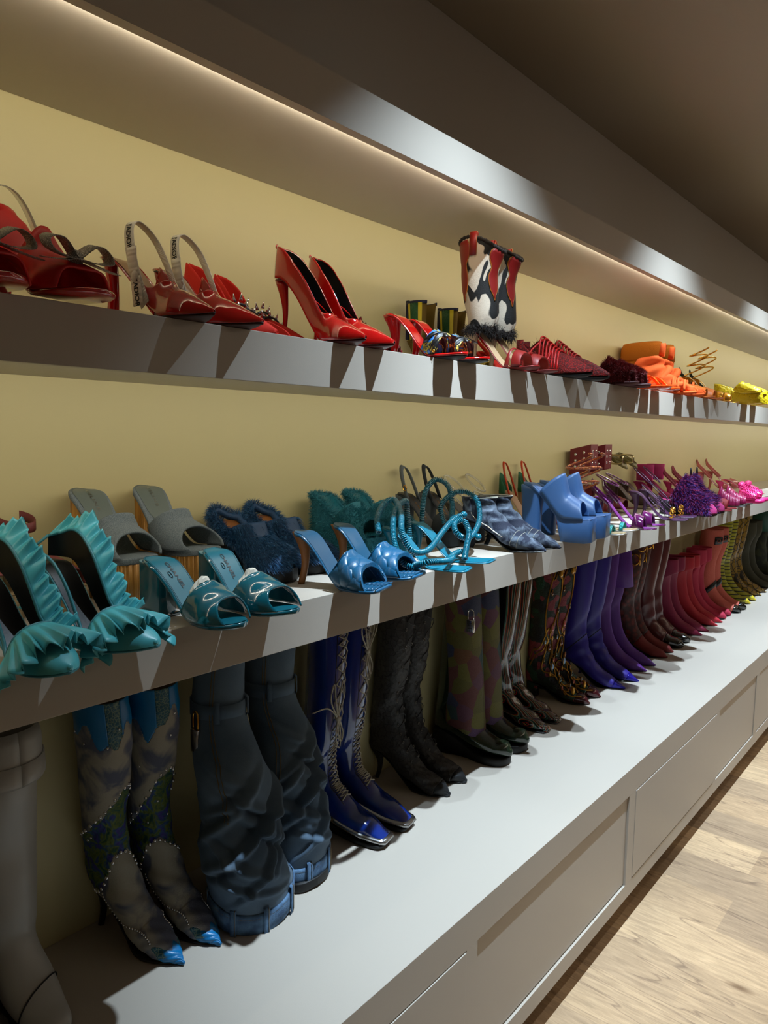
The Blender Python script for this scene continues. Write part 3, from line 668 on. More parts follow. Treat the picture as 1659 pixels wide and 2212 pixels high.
# --- purple patent sandals
purp = mat('purple_patent', (.33, .07, .30), .14, coat=1); purv = mat('purple_velvet_insole', (.40, .08, .42), .6, sheen=.5)
for i, (toe, ang) in enumerate((((2.54, .89), 12), ((2.665, .905), 12))):
    s = Last(L=.22, H=.105, P=.005, W=.036, toe='almond', side=(1, -1)[i])
    t = shoe('patent_sandal', lr(i, 'purple patent sandal with purple insole and slim ankle strap, @ one'), 'shoe', toe, ang, s.L, ZS, 'purple patent sandals')
    basic(s, t, purp, purv)
    obj('toe_strap', s.band(.63, .82, ka=.02, kb=-.02, e=.004, n=24, m=10), purp, t, thick=.003)
    obj('heel_sling', ribbon([s.foot(.25, -.026, 0), (s.c(.05)-.024, .0, s.zf(.05)+.03), (s.c(.03), .010, s.zf(.05)+.062), (s.c(.05)+.024, .0, s.zf(.05)+.03), s.foot(.25, .026, 0)], (0, -.4, 1), .012), purp, t, thick=.0015)
    obj('ankle_strap', MB().tube(ankle_pts(s, .072, .034, .040, q=.2, tilt=.5)[:-1], .0025, 6, True), purp, t)
# --- maroon studded cuffs sandals, behind
maro = mat('maroon_leather', (.42, .10, .14), .4, bump=.1)
for i, (X, ang) in enumerate(((2.90, 4), (3.05, 4))):
    s = Last(L=.215, H=.11, P=.02, W=.038, side=(1, -1)[i])
    t = shoe('studded_sandal', lr(i, 'maroon sandal with wide ankle cuff of round silver studs, @ one of its pair'), 'shoe', (X, 1.17), ang, s.L, ZS, 'studded maroon sandals')
    basic(s, t, maro, maro, 'block', ht=(.024, .020)); obj('toe_strap', s.band(.58, .82, kb=.02, e=.003), maro, t, thick=.002)
    c = (s.c(.15), -.050, s.zf(.12)+.115); g = MB(); hh = .052
    ring = [(.040, -.045), (.040, .040), (-.040, .040), (-.040, -.045)]
    rows = [[(c[0]+x, c[1]+y*1.0, c[2]+k-.25*y) for x, y in ring+ring[:1]] for k in (-hh, hh)]
    cf = obj('ankle_cuff', MB().grid(rows), maro, t, thick=.003, smooth=False)
    for a in (-.025, 0, .025):
        for b in (-.018, .018): obj('stud', MB().ball((c[0]-.0415, c[1]+b, c[2]+a-.25*b), .0062, 10, sz=(.45, 1, 1)), chrome, cf); obj('stud', MB().ball((c[0]+b, c[1]-.0465, c[2]+a+.011), .0062, 10, sz=(1, .45, 1)), chrome, cf)
# --- olive strap with large silver buckle
oliv = mat('olive_leather', (.38, .34, .16), .45); brz = mat('bronze_leather', (.20, .12, .08), .4)
for i, (X, ang) in enumerate(((3.30, 4), (3.43, 4))):
    s = Last(L=.215, H=.11, P=.02, W=.038, side=(1, -1)[i])
    t = shoe('buckled_sandal', lr(i, 'dark brown sandal with olive strap and oversized pale buckle, @ one of its pair'), 'shoe', (X, 1.17), ang, s.L, ZS, 'big-buckle sandals')
    basic(s, t, brz, brz, 'block', ht=(.024, .020)); obj('toe_strap', s.band(.52, .84, kb=.02, e=.003), brz, t, thick=.002)
    st = obj('ankle_strap', ribbon(ankle_pts(s, .105, .036, .042, q=.16, tilt=.6), (0, .3, 1), .024), oliv, t, thick=.003)
    bp = (s.c(.15)-.04, -.04, s.zf(.14)+.110)
    P = [(bp[0]-.002, bp[1]+.032*math.copysign(abs(cos(a))**.5, cos(a)), bp[2]+.020*math.copysign(abs(sin(a))**.5, sin(a))) for a in [2*pi*k/20 for k in range(20)]]
    obj('buckle', MB().tube(P, .0042, 8, True), mat('pale_gold', (.80, .75, .60), .2, metal=1), st)
# --- purple sandals with gold chain
lilac = mat('aubergine_leather', (.24, .11, .25), .45)
for i, (toe, ang) in enumerate((((2.915, .905), 12), ((3.045, .915), 12))):
    s = Last(L=.22, H=.105, P=.005, W=.036, toe='square', side=(1, -1)[i])
    t = shoe('chain_sandal', lr(i, 'aubergine strappy sandal with chunky gold chain over the toes, @ one'), 'shoe', toe, ang, s.L, ZS, 'gold-chain sandals')
    basic(s, t, lilac, lilac)
    for k in range(8):
        a = pi*(.06+.88*k/7); p = s.pt(.74, a, .003); P = [(p[0]+.0065*cos(b)*(1 if k % 2 else .4), p[1]+.006*sin(b), p[2]+.004*cos(b)*(0.3 if k % 2 else 1.3)) for b in [2*pi*j/10 for j in range(10)]]
        obj('chain_link', MB().tube(P, .0022, 6, True), goldm, t)
    for q, h in ((.2, .075), (.35, .045), (.48, .03)): obj('thin_strap', MB().tube(ankle_pts(s, h, .032, .034, q=q, tilt=.9)[:-1], .0018, 6, True), lilac, t)
    obj('cross_strap', MB().tube([s.pt(.6, 0), s.pt(.5, pi/2, .0), s.pt(.4, pi)], .0018, 6), lilac, t)
# --- magenta velvet sandals behind
mag = mat('magenta_velvet', (.52, .02, .28), .8, sheen=.8, sheencol=(1, .3, .7))
for i, (X, ang) in enumerate(((3.62, 4), (3.77, 4))):
    s = Last(L=.215, H=.10, P=.01, W=.038, side=(1, -1)[i])
    t = shoe('velvet_bootie', lr(i, 'magenta velvet sandal with high smooth cuff behind the feathery slippers, @ one'), 'shoe', (X, 1.17), ang, s.L, ZS, 'magenta velvet sandals')
    basic(s, t, mag, mag); obj('toe_strap', s.band(.5, .84, kb=.02, e=.003), mag, t, thick=.002)
    rows = [[(s.c(.15)+(.033+.003*f)*sin(R(a)), -.045-(.038+.003*f)*cos(R(a)), s.zf(.15)+.012+.078*f) for a in range(0, 361, 15)] for f in (0, .25, .5, .75, 1)]
    obj('cuff', MB().grid(rows), mag, t, thick=.003)
# --- purple and pink marabou slippers
pf_ = [mat('feather_%d' % k, c, .7, sheen=.3) for k, c in enumerate(((.36, .03, .30), (.22, .05, .42), (.55, .04, .26), (.14, .08, .45)))]; fb = mat('purple_felt', (.38, .04, .30), .9)
pinksu = mat('pink_suede', (.66, .16, .42), .8)
for i, (toe, ang) in enumerate((((3.19, .875), 12), ((3.33, .885), 12))):
    s = Last(L=.225, H=.06, P=.010, W=.046, toe='almond', side=(1, -1)[i], hs=1.35)
    t = shoe('feather_slipper', lr(i, 'fluffy purple and pink feathered slipper overhanging the shelf edge, @ one'), 'shoe', toe, ang, s.L, ZS, 'feathered slippers')
    obj('sole', s.sole('flat', .01), blkr, t); obj('insole', s.insole(), pinksu, t); obj('toe_cap', s.band(.80, .995, e=.003), pinksu, t, thick=.002)
    u = s.band(.18, .86, ka=.12, e=.008, n=24, m=14); v_ = obj('vamp', u, fb, t, thick=.004)
    obj('feathers', fur(u, 6500, .030, pf_, droop=.6, curl=.6, width=.0009, seed=i, comb=(-.2, -.3, 0)), pf_, v_, smooth=False)
# --- small sandals further right
def simple(kind, label, mm, im, pairs, group, H=.09, z=ZS, heelk='stiletto', extra=None, cat='shoe', L=.22, toe='almond', band_=(.55, .82), P=.006, e=.003, mode='thin', hm=None, W=.038, ht=(.02, .006), seed=0):
    for i, (t_, ang) in enumerate(pairs):
        s = Last(L=L, H=H, P=P, W=W, toe=toe, side=(1, -1)[i])
        t = shoe(kind, lr(i, label), cat, t_, ang, s.L, z, group); basic(s, t, mm, im, heelk, hm=hm, mode=mode, ht=ht)
        if band_: obj('vamp', s.band(band_[0], band_[1], kb=.02, e=e, n=24, m=12), mm, t, thick=.002)
        if extra: extra(s, t, i)
redv = mat('red_velvet', (.50, .02, .07), .7, sheen=.5); blks = mat('black_satin', (.02, .02, .025), .4)
def loops(s, t, i):
    P = [(s.c(.2)-.005, -.05, s.zf(.2)+.02), (s.c(.2)-.022, -.045, s.zf(.2)+.07), (s.c(.2)-.015, -.045, s.zf(.2)+.105), (s.c(.2)+.005, -.045, s.zf(.2)+.09), (s.c(.2)+.002, -.05, s.zf(.2)+.05)]
    obj('ribbon_loop', MB().tube(crv(P, 20), .0035, 6), blks, t)
    obj('ankle_strap', MB().tube(ankle_pts(s, .03, .03, .036, q=.2)[:-1], .0035, 6, True), blks, t)
simple('looped_sandal', 'red velvet sandal with upright black ribbon loops, @ one of its pair', redv, redv, (((3.44, .885), 12), ((3.56, .895), 12)), 'red sandals with black loops', extra=loops)
pk2 = mat('magenta_satin', (.55, .05, .30), .35, sheen=.3); hotp = mat('hot_pink_rubber', (.85, .13, .48), .4)
def ruch(s, t, i):
    rows = [[s.pt(.42+.44*a/24, pi*b/18, .004+.003*sin(a*1.9+.5*sin(b))) for b in range(19)] for a in range(25)]
    obj('ruched_vamp', MB().grid(rows), pk2, t, thick=.002)
simple('ruched_mule', 'magenta satin mule with ruched vamp and black sole, @ one of its pair', blk, blki, (((3.73, .895), 12), ((3.88, .905), 12)), 'ruched magenta mules', H=.05, band_=None, extra=ruch, heelk='block', ht=(.025, .022))
def spikes(s, t, i):
    g = MB()
    for a in range(11):
        for b in range(9):
            p = s.pt(.46+.035*a, pi*(.06+.11*b), .004); p2 = s.pt(.46+.035*a, pi*(.06+.11*b), .013); g.tube([p, p2], lambda f: .0028*(1-f)+.0004, 6)
    o = obj('rubber_spikes', g, hotp, t); o['kind'] = 'stuff'
simple('spiked_slide', 'hot pink rubber slide covered in little spikes, @ one of its pair', hotp, hotp, (((4.05, .89), 10), ((4.20, .90), 10)), 'spiked pink slides', H=.02, P=.015, heelk=None, mode='flat', extra=spikes, toe='round', W=.046)
rose = mat('rose_leather', (.55, .20, .27), .4, coat=.3); candy = mat('candy_pink_satin', (.85, .22, .48), .5, sheen=.3)
def bow(m):
    def f(s, t, i):
        for a, sg in ((0, 1), (1, -1)): obj('bow_loop', MB().ball((s.c(.6)+sg*.022, -.6*s.L, s.zf(.6)+.055), .026, 14, sz=(1, .7, .75)), m, t)
        obj('knot', MB().ball((s.c(.6), -.6*s.L-.004, s.zf(.6)+.055), .012, 10), m, t)
    return f
simple('bow_mule', 'candy pink mule with plump satin bow at the right end, @ one', candy, rose, (((4.48, 1.02), 8), ((4.66, 1.03), 8)), 'candy pink bow mules', extra=bow(candy), H=.08)
def sling(m):
    def f(s, t, i): obj('heel_sling', ribbon([s.foot(.35, -.028, .01), (s.c(.05)-.024, .0, s.zf(.05)+.04), (s.c(.03), .010, s.zf(.05)+.07), (s.c(.05)+.024, .0, s.zf(.05)+.04), s.foot(.35, .028, .01)], (0, -.4, 1), .012), m, t, thick=.0015)
    return f
simple('rose_sandal', 'dusty rose sandal with braided strap behind the looped sandals, @ one', rose, rose, (((4.02, 1.16), 5), ((4.18, 1.16), 5)), 'dusty rose sandals', extra=sling(rose))
simple('pink_slingback', 'pale pink pointed slingback against the wall at right, @ one of its pair', mat('pale_pink_patent', (.72, .38, .36), .25, coat=.6), rose, (((4.62, 1.17), 5), ((4.80, 1.17), 5)), 'pale pink slingbacks', H=.12, P=.03, extra=sling(mat('pale_pink_patent', 0)), toe='point')
simple('pink_pump', 'bright pink satin sandal behind the ruched mules, @ one of its pair', mat('bright_pink_satin', (.78, .22, .42), .4), rose, (((3.80, 1.08), 8), ((3.96, 1.09), 8)), 'bright pink sandals', H=.10, extra=sling(rose))
# ================================================ UPPER SHELF
z = ZT
redp = mat('red_patent_leather', (.70, .05, .05), .10, coat=1, bump=.01, bscale=50); reds = mat('red_satin', (.78, .07, .08), .45, sheen=.3, bump=.05, bscale=60)
redl = mat('red_insole', (.45, .03, .03), .45); beige = mat('beige_insole', (.74, .62, .48), .45); solem = mat('scuffed_sole', (.22, .10, .08), .5)
glit = mat('silver_glitter_mesh', (.86, .85, .82), .35, metal=.25, c2=(.60, .59, .57), tex='voro', scale=600, lo=.2, hi=.5, bump=1, bscale=600, btex='voro')
# --- red satin sandals with silver bows
for i, (toe, ang) in enumerate((((.425, .955), 12), ((.543, .960), 13))):
    s = Last(L=.225, H=.105, P=.014, W=.043, toe='round', side=(1, -1)[i], t=.006)
    t = shoe('bow_sandal', lr(i, 'red satin sandal with a glittering silver bow on the toes, @ one'), 'shoe', toe, ang, s.L, z, 'red sandals with silver bows')
    basic(s, t, redp, reds, ht=(.022, .010)); 
    wr = lambda q, a: .003*sin(14*q+3*a)
    u = s.band(.46, .84, ka=-.02, kb=.03, e=.004, wav=.002); obj('satin_vamp', u, reds, t, thick=.003)
    rows = [[(s.c(.3)+(.040-.004*b/6)*cos(pi*a/16), -.035-.075*b/6+.0*a, s.zf(.4)*(1-b/9)+.010+(.070-.012*(b/6))*sin(pi*a/16)+.02*(1-b/6)) for a in range(17)] for b in range(7)]
    obj('satin_wrap', MB().grid([[(p[0]+.002*sin(9*p[2]*30+j), p[1], p[2]) for j, p in enumerate(r)] for r in rows]), reds, t, thick=.003)
    obj('clear_strap', ribbon(uloop(s, .30, .092, .038, .03, base=.01), (0, 1, .3), .016), clear, t, thick=.0012)
    c = s.pt(.78, pi*.5, .012); bw = obj('silver_bow', MB().ball(c, .012, 12), glit, t)
    for sg in (1, -1):
        for kk, (ln_, up_) in enumerate(((.052, .016), (.050, -.014))):
            if kk == 0:
                P = [(c[0], c[1], c[2]), (c[0]+sg*.028, c[1]-.006, c[2]+.022), (c[0]+sg*.050, c[1]-.004, c[2]+.018), (c[0]+sg*.050, c[1]-.012, c[2]+.002), (c[0]+sg*.025, c[1]-.014, c[2]-.004), (c[0], c[1]-.010, c[2]-.002)]
                obj('bow_loop', ribbon(crv(P, 20), (0, 1, .25), .022), glit, bw, thick=.0012)
            else:
                P = [(c[0], c[1]-.004, c[2]), (c[0]+sg*.03, c[1]-.012, c[2]-.008), (c[0]+sg*.062, c[1]-.014, c[2]-.012)]
                obj('bow_tail', ribbon(crv(P, 8), (0, 1, .2), .018), glit, bw, thick=.001)
    if i == 0:
        obj('ankle_buckle', MB().tube(local(t, [wpt(*p) for p in ((2, 462, 1.19), (18, 462, 1.19), (28, 472, 1.19), (24, 484, 1.19), (4, 482, 1.19))]), .0016, 6, True), chrome, t)
# --- red patent slingbacks with white lettered ribbon
whr = mat('ivory_ribbon', (.93, .91, .85), .8, bump=.4, bscale=900, btex='wave'); navy = mat('black_lettering', (.02, .02, .03), .7)
def strip_text(word, size, P, wd, spacing_m, start, off=.0016, flip=1):
    """lettering repeated along a ribbon whose centre line is P (points) and half-width direction wd (one per point)"""
    P = [Vector(p) for p in P]; wd = [Vector(x).normalized() for x in wd]; L_ = [0]
    for a, b in zip(P, P[1:]): L_.append(L_[-1]+(b-a).length)
    def fn(u, v, u0):
        d = min(max(u+u0, 0), L_[-1]-1e-6); k = max(j for j in range(len(L_)) if L_[j] <= d); k = min(k, len(P)-2); f = (d-L_[k])/(L_[k+1]-L_[k])
        c = P[k].lerp(P[k+1], f); w_ = wd[k].lerp(wd[k+1], f).normalized(); tn = (P[k+1]-P[k]).normalized(); return c-w_*v+tn.cross(w_)*off*flip
    g = MB(); u0 = start
    while u0 < L_[-1]-spacing_m*.4:
        h = text_mb(word, size, lambda u, v: fn(u, v, u0), .0003); g.add(h.v, h.f); u0 += spacing_m
    return g
for i, (toe, ang) in enumerate((((.724, .945), 13), ((.820, .955), 10))):
    s = Last(L=.238, H=.108, P=.004, W=.037, toe='point', side=(1, -1)[i], t=.004)
    t = shoe('slingback_pump', lr(i, 'glossy red pointed slingback with ivory lettered ribbon strap, @ one'), 'shoe', toe, ang, s.L, z, 'red slingbacks with ivory ribbon')
    obj('sole', s.sole('thin'), solem, t); obj('insole', s.insole(), beige, t); obj('sole_edge', MB().tube([s.foot(q, -s.w(q), -.001) for q in [.55*(1-k/14) for k in range(15)]]+[s.foot(q, s.w(q), -.001) for q in [.55*k/14 for k in range(15)]], .0022, 6), redp, t)
    obj('heel', s.heel('flare', q=.05, top=.013, bot=.0055), redp, t)
    obj('vamp', s.pump(qv=.56, hb=.008, hm=.022, qs=.34, vshape=.16), redp, t, thick=.0015)
    ear = [[s.pt(.36+.012*a, R(8+2*b)+0*(a), .0015, hh=.075) for b in range(12)] for a in range(9)]
    obj('side_ear', MB().grid([[s.pt(.34+.020*a, R(3+(14+11*(1-abs(a-3)/6))*b/8), .0015) for b in range(9)] for a in range(10)]), redp, t, thick=.0015)
    st = crv([(s.c(.46)+.030, -.122, s.zf(.5)+.035), (s.c(.4)+.033, -.100, .098), (s.c(.3)+.028, -.078, .142), (s.c(.3)+.004, -.066, .164), (s.c(.3)-.020, -.072, .150), (s.c(.3)-.032, -.086, .108), (s.c(.4)-.035, -.100, .066), (s.c(.5)-.032, -.114, .024)], 40)
    wd = [Vector((0, 1, .75*(1-k/20))) for k in range(41)]
    rb = obj('ribbon_strap', ribbon([Vector(p) for p in st], wd, .020), whr, t, thick=.0014)
    obj('lettering', strip_text("J'ADIOR", .0135, st[20:], wd[20:], .052, .034, .0020, -1), navy, rb, smooth=False)
    kn = Vector(st[34]); o = obj('knot', MB().ball((kn.x-.002, kn.y, kn.z), .010, 10, sz=(.6, .8, 1)), whr, rb)
    for sg in (1, -1):
        P = [kn+Vector((-.003, 0, 0)), kn+Vector((-.004, .004*sg, .022*sg)), kn+Vector((-.003, .006*sg, .046*sg))]; tl = obj('bow_tail', ribbon(crv(P, 6), (.0, 1, -.1), .020), whr, rb, thick=.001)
        obj('lettering', strip_text("J'ADIOR", .0125, crv(P, 6), [Vector((0, 1, -.1))]*7, .05, .026, .0014, -1 if 1 else 1), navy, tl, smooth=False)
# --- red suede shoes with studded black straps, behind
redsu = mat('red_suede', (.80, .13, .06), .85, sheen=.5)
for i, (toe, ang) in enumerate((((.945, 1.05), 12), ((1.045, 1.09), 12))):
    s = Last(L=.225, H=.085, P=.006, W=.038, toe='point', side=(1, -1)[i])
    t = shoe('spiked_pump', lr(i, 'matte red suede shoe with spiked black straps behind the slingbacks, @ one'), 'shoe', toe, ang, s.L, z, 'red suede spiked shoes')
    basic(s, t, redsu, redsu, ht=(.019, .006)); obj('upper', s.pump(qv=.55, hb=.07, hm=.028), redsu, t, thick=.003)
    for q in (.50, .62):
        b_ = obj('black_strap', s.band(q, q+.055, e=.006, n=20, m=3), blk, t, thick=.003)
        for k in range(7):
            a = pi*(.1+.8*k/6); obj('spike', MB().tube([s.pt(q+.027, a, .007), s.pt(q+.027, a, .022)], lambda f: .0038*(1-f)+.0004, 8), chrome, b_)
# --- tall red patent pumps
for i, (toe, ang) in enumerate((((1.082, .950), 9), ((1.165, .955), 4))):
    s = Last(L=.222, H=.135, P=.004, W=.036, toe='point', side=(1, -1)[i], t=.004, arch=.62)
    t = shoe('stiletto_pump', lr(i, 'tall glossy red stiletto pump with black lining, @ one of its pair'), 'shoe', toe, ang, s.L, z, 'glossy red stiletto pumps')
    obj('sole', s.sole('thin'), mat('burgundy_sole', (.30, .02, .03), .35), t); obj('insole', s.insole(), blki, t)
    obj('heel', s.heel('stiletto', q=.05, top=.013, bot=.0042), redp, t)
    up_ = obj('upper', s.pump(qv=.60, hb=.066, hm=.042, vshape=.14, e=.0025), redp, t, thick=.0012); obj('lining', s.pump(qv=.60, hb=.065, hm=.041, vshape=.14, e=.0008), blk, t)
    obj('back_tab', MB().ball((s.c(0), .0, s.zf(0)+.064), .005, 10, sz=(.8, .5, 1)), redp, up_)
    P = crv([s.pt(.45, pi*.12, .0), (s.c(.4)+.010, -.080, s.zf(.45)+.055), (s.c(.45)-.005, -.10, s.zf(.5)+.03), s.pt(.5, pi*.8, -.004)], 14); obj('ankle_lace', MB().tube(P, .0016, 5), redp, t)
# --- red chain-knit shoes, mostly hidden
redk = mat('red_knit', (.66, .04, .025), .8, bump=1, bscale=220, btex='voro', c2=(.34, .02, .015), tex='voro', scale=220, lo=.1, hi=.6)
def crumple(s, t, i):
    rows = [[s.pt(.35+.5*a/20, pi*b/18, .008+.006*sin(a*2.1+b)+.004*sin(b*2.7)) for b in range(19)] for a in range(21)]
    obj('knit_upper', MB().grid(rows), redk, t, thick=.003)
simple('knit_slipper', 'red crinkled knit shoe between tall pumps and painted-strap mules, @ one of its pair', redk, redk, (((1.31, 1.08), 12), ((1.42, 1.12), 12)), 'red crinkled shoes', H=.04, z=z, band_=None, extra=crumple, heelk='block', ht=(.022, .020))
# --- red mules with painted straps
prn = mat('painted_strap_print', (.10, .38, .66), .45, c2=(.02, .02, .03), tex='noise', scale=42, lo=.40, hi=.62, det=1, dist=1.5, c3=((.12, .42, .72), (.02, .02, .03), (.75, .68, .25)))
for i, (toe, ang) in enumerate((((1.410, .935), 8), ((1.510, .945), 8))):
    s = Last(L=.22, H=.108, P=.008, W=.040, toe='almond', side=(1, -1)[i], t=.006)
    t = shoe('strap_mule', lr(i, 'red high-heel mule with blue, black and yellow painted straps, @ one'), 'shoe', toe, ang, s.L, z, 'red mules with painted straps')
    basic(s, t, redp, redp, ht=(.021, .008)); obj('heel_outsole', s.sole('thin', .003, q0=.45, q1=.97, top=-.006, e=-.003), blkr, t)
    obj('painted_strap', s.band(.50, .66, e=.004, wav=.001), prn, t, thick=.002); obj('painted_strap', s.band(.64, .72, ka=.05, kb=.05, e=.006, wav=.002), mat('floral_black_print', (.02, .02, .03), .5, c2=(.80, .70, .28), tex='noise', scale=60, lo=.55, hi=.6), t, thick=.002)
    for a0, a1 in ((.1, .7), (.9, .35)): obj('black_strap', ribbon([s.pt(.55+.25*k/8, pi*(a0+(a1-a0)*k/8), .009) for k in range(9)], (0, 1, .2), .010), blk, t, thick=.002)
    obj('strap_stud', MB().ball(s.pt(.70, pi*.98, .008), .004, 8), goldm, t)
# --- yellow, green and navy zip-back sandals behind
yel_ = mat('mustard_suede', (.42, .33, .08), .8); gsn = mat('green_snake_strap', (.05, .30, .16), .4, bump=.6, bscale=200, btex='voro'); ylw = mat('yellow_leather', (.80, .72, .15), .5); nvy = mat('navy_zip', (.04, .06, .22), .5)
for i, (X, ang) in enumerate(((1.765, 4), (1.93, 4))):
    s = Last(L=.215, H=.10, P=.006, W=.038, side=(1, -1)[i])
    t = shoe('zip_back_sandal', lr(i, 'mustard sandal with green and yellow stripes and navy back zip, @ one'), 'shoe', (X, 1.16), ang, s.L, z, 'striped zip-back sandals')
    basic(s, t, yel_, yel_, ht=(.018, .006))
    def cyl(a0, a1, r0, r1, z0, z1, e=0): return MB().grid([[(s.c(.15)+(r0+(r1-r0)*f+e)*sin(R(a)), -.042-(r0+(r1-r0)*f+e)*1.15*cos(R(a)), s.zf(.12)+z0+(z1-z0)*f) for a in [a0+(a1-a0)*k/20 for k in range(21)]] for f in (0, .33, .66, 1)])
    obj('back_panel', cyl(40, 320, .030, .037, .0, .108), yel_, t, thick=.002)
    obj('green_stripe', cyl(248, 285, .030, .037, .0, .104, .0025), gsn, t, thick=.002)
    obj('yellow_stripe', cyl(285, 300, .030, .037, .0, .104, .003), ylw, t, thick=.002); obj('yellow_stripe', cyl(236, 248, .030, .037, .0, .104, .003), ylw, t, thick=.002)
    obj('zip', MB().box(s.c(.15)-.008, s.c(.15)+.008, -.002, .010, s.zf(.1)+.005, s.zf(.1)+.118), nvy, t, bevel=.002)
    obj('top_binding', cyl(40, 320, .0375, .038, .102, .110, .001), nvy, t, thick=.004); obj('toe_strap', s.band(.55, .80, e=.004), ylw, t, thick=.002)
# --- cow-hide ankle sandals
cow = mat('cow_hide', (.03, .022, .018), .75, c2=(.80, .74, .66), tex='noise', scale=17, lo=.485, hi=.505, det=1.5, dist=.9, bump=.5, bscale=500, stretch=(1, 1, .75))
brn = mat('brown_fur_trim', (.09, .05, .03), .85, bump=.6, bscale=300); redw = mat('red_western_leather', (.50, .04, .03), .5); amber = mat('amber_piping', (.65, .38, .08), .45)
for i, (toe, ang) in enumerate((((1.745, .935), 6), ((1.860, .945), 6))):
    s = Last(L=.22, H=.112, P=.005, W=.037, toe='round', side=(1, -1)[i])
    t = shoe('cowhide_sandal', lr(i, 'tall open-toed sandal with cow-hide cuff and red flame trim, @ one'), 'shoe', toe, ang, s.L, z, 'cow-hide cuffed sandals')
    basic(s, t, redw, beige, hm=beige, ht=(.018, .0055)); obj('toe_strap', s.band(.70, .82, kb=.01, e=.004), redw, t, thick=.003); obj('toe_strap', s.band(.60, .66, kb=.01, e=.004), redw, t, thick=.003)
    H0 = s.zf(.1)
    prof = [(.0, -.012, -.080, .034), (.03, -.008, -.092, .040), (.08, .006, -.088, .044), (.13, .010, -.084, .046), (.175, .014, -.092, .047), (.215, .020, -.104, .050)]
    def cz(f, a, e=0):                       # cuff wall: f up, a round (0 = front)
        z_, yb_, yf_, w_ = [itp(f, [(k/5, p[j]) for k, p in enumerate(prof)]) for j in range(4)]
        yc, ry = (yb_+yf_)/2, (yb_-yf_)/2; dip = -.030*(.5+.5*cos(a))*f**3+.020*(abs(sin(a))**2)*f**4
        low = -.012*abs(sin(3.5*a))*(1-f)**4+(-.040*(1-f)**3*(.5+.5*cos(a)))*0
        return (s.c(.15)+(w_+e)*sin(a), yc-(ry+e)*cos(a), H0+.004+z_*1.04+dip+low)
    rows = [[cz(f/16, 2*pi*k/48) for k in range(49)] for f in range(17)]; cf = obj('cuff', MB().grid(rows), cow, t, thick=.003)
    top = [cz(1, 2*pi*k/60) for k in range(60)]; g = MB().tube(top, .0045, 8, True)
    for k in range(0, 60, 2): g.ball(top[k], .0062, 6)
    obj('braided_rim', g, brn, cf)
    g = MB().tube([cz(0, 2*pi*k/60) for k in range(60)], .006, 8, True); hm_ = obj('hem', g, brn, cf); obj('fringe', fur(g, 1500, .022, [brn], droop=1, width=.0006, seed=i), [brn], hm_, smooth=False)
    for a0 in (2*pi-.30, 1.30*pi, .62*pi):
        fl = []
        for f in range(13):
            ff = .35+.62*f/12; w_ = .20+.38*abs(sin(3.3*(1-ff)*pi))*ff+.12*ff; w_ = w_ if f > 1 else .03+.10*f
            fl.append([cz(ff, a0+w_*(b/4-1)*.75, .003) for b in range(9)])
        fl_ = obj('flame_panel', MB().grid(fl), redw, cf, thick=.0015)
        obj('piping', MB().tube([r[0] for r in fl]+[r[-1] for r in fl[::-1]], .0011, 5, True), amber, fl_)
    for a0 in (1.5*pi, .5*pi):
        P = [cz(.80, a0, .004), cz(.95, a0, .005), tuple(Vector(cz(1, a0, .004))+Vector((0, 0, .012))), tuple(Vector(cz(1, a0, -.004))+Vector((0, 0, .010))), cz(.92, a0, -.004)]
        pt_ = obj('pull_tab', ribbon(P, (0, 1, 0), .020), redw, cf, thick=.0025); obj('piping', MB().tube([Vector(p)+Vector((0, .0105, 0)) for p in P[:3]]+[Vector(p)-Vector((0, .0105, 0)) for p in P[2::-1]], .001, 4), amber, pt_)
# --- red laced knit flats
for i, (toe, ang) in enumerate((((2.045, .925), 6), ((2.180, .935), 6))):
    s = Last(L=.235, H=.028, P=.010, W=.042, toe='point', side=(1, -1)[i], hs=1.15)
    t = shoe('laced_flat', lr(i, 'flat red mesh shoe with wound laces and pointed toe, @ one'), 'shoe', toe, ang, s.L, z, 'red laced flats')
    obj('sole', s.sole('flat', .008), blkr, t); obj('upper', s.pump(qv=.50, hb=.085, hm=.04, e=.003, vshape=.15), redk, t, thick=.002)
    for k in range(7): 
        q = .30+.045*k; obj('lace', MB().tube(crv([s.pt(q, pi*(.05), .006), s.pt(q+.03, pi*.35, .005), s.pt(q-.01, pi*.6, .005), s.pt(q+.02, pi*.95, .006)], 12), .003, 6), reds, t)
    obj('lace_loop', MB().tube(crv([s.pt(.3, pi*.5, 0), (s.c(.3)-.035, -.05, .075), (s.c(.3)-.055, -.085, .06), (s.c(.3)-.05, -.10, .03), s.pt(.45, pi*.7, 0)], 16), .003, 6), reds, t)
    obj('heel_tab', MB().grid([[(s.c(0)+.026*cos(R(a)), -.022+.026*sin(R(a)), .06+.055*f) for a in range(-10, 191, 20)] for f in (0, .5, 1)]), redk, t, thick=.002)
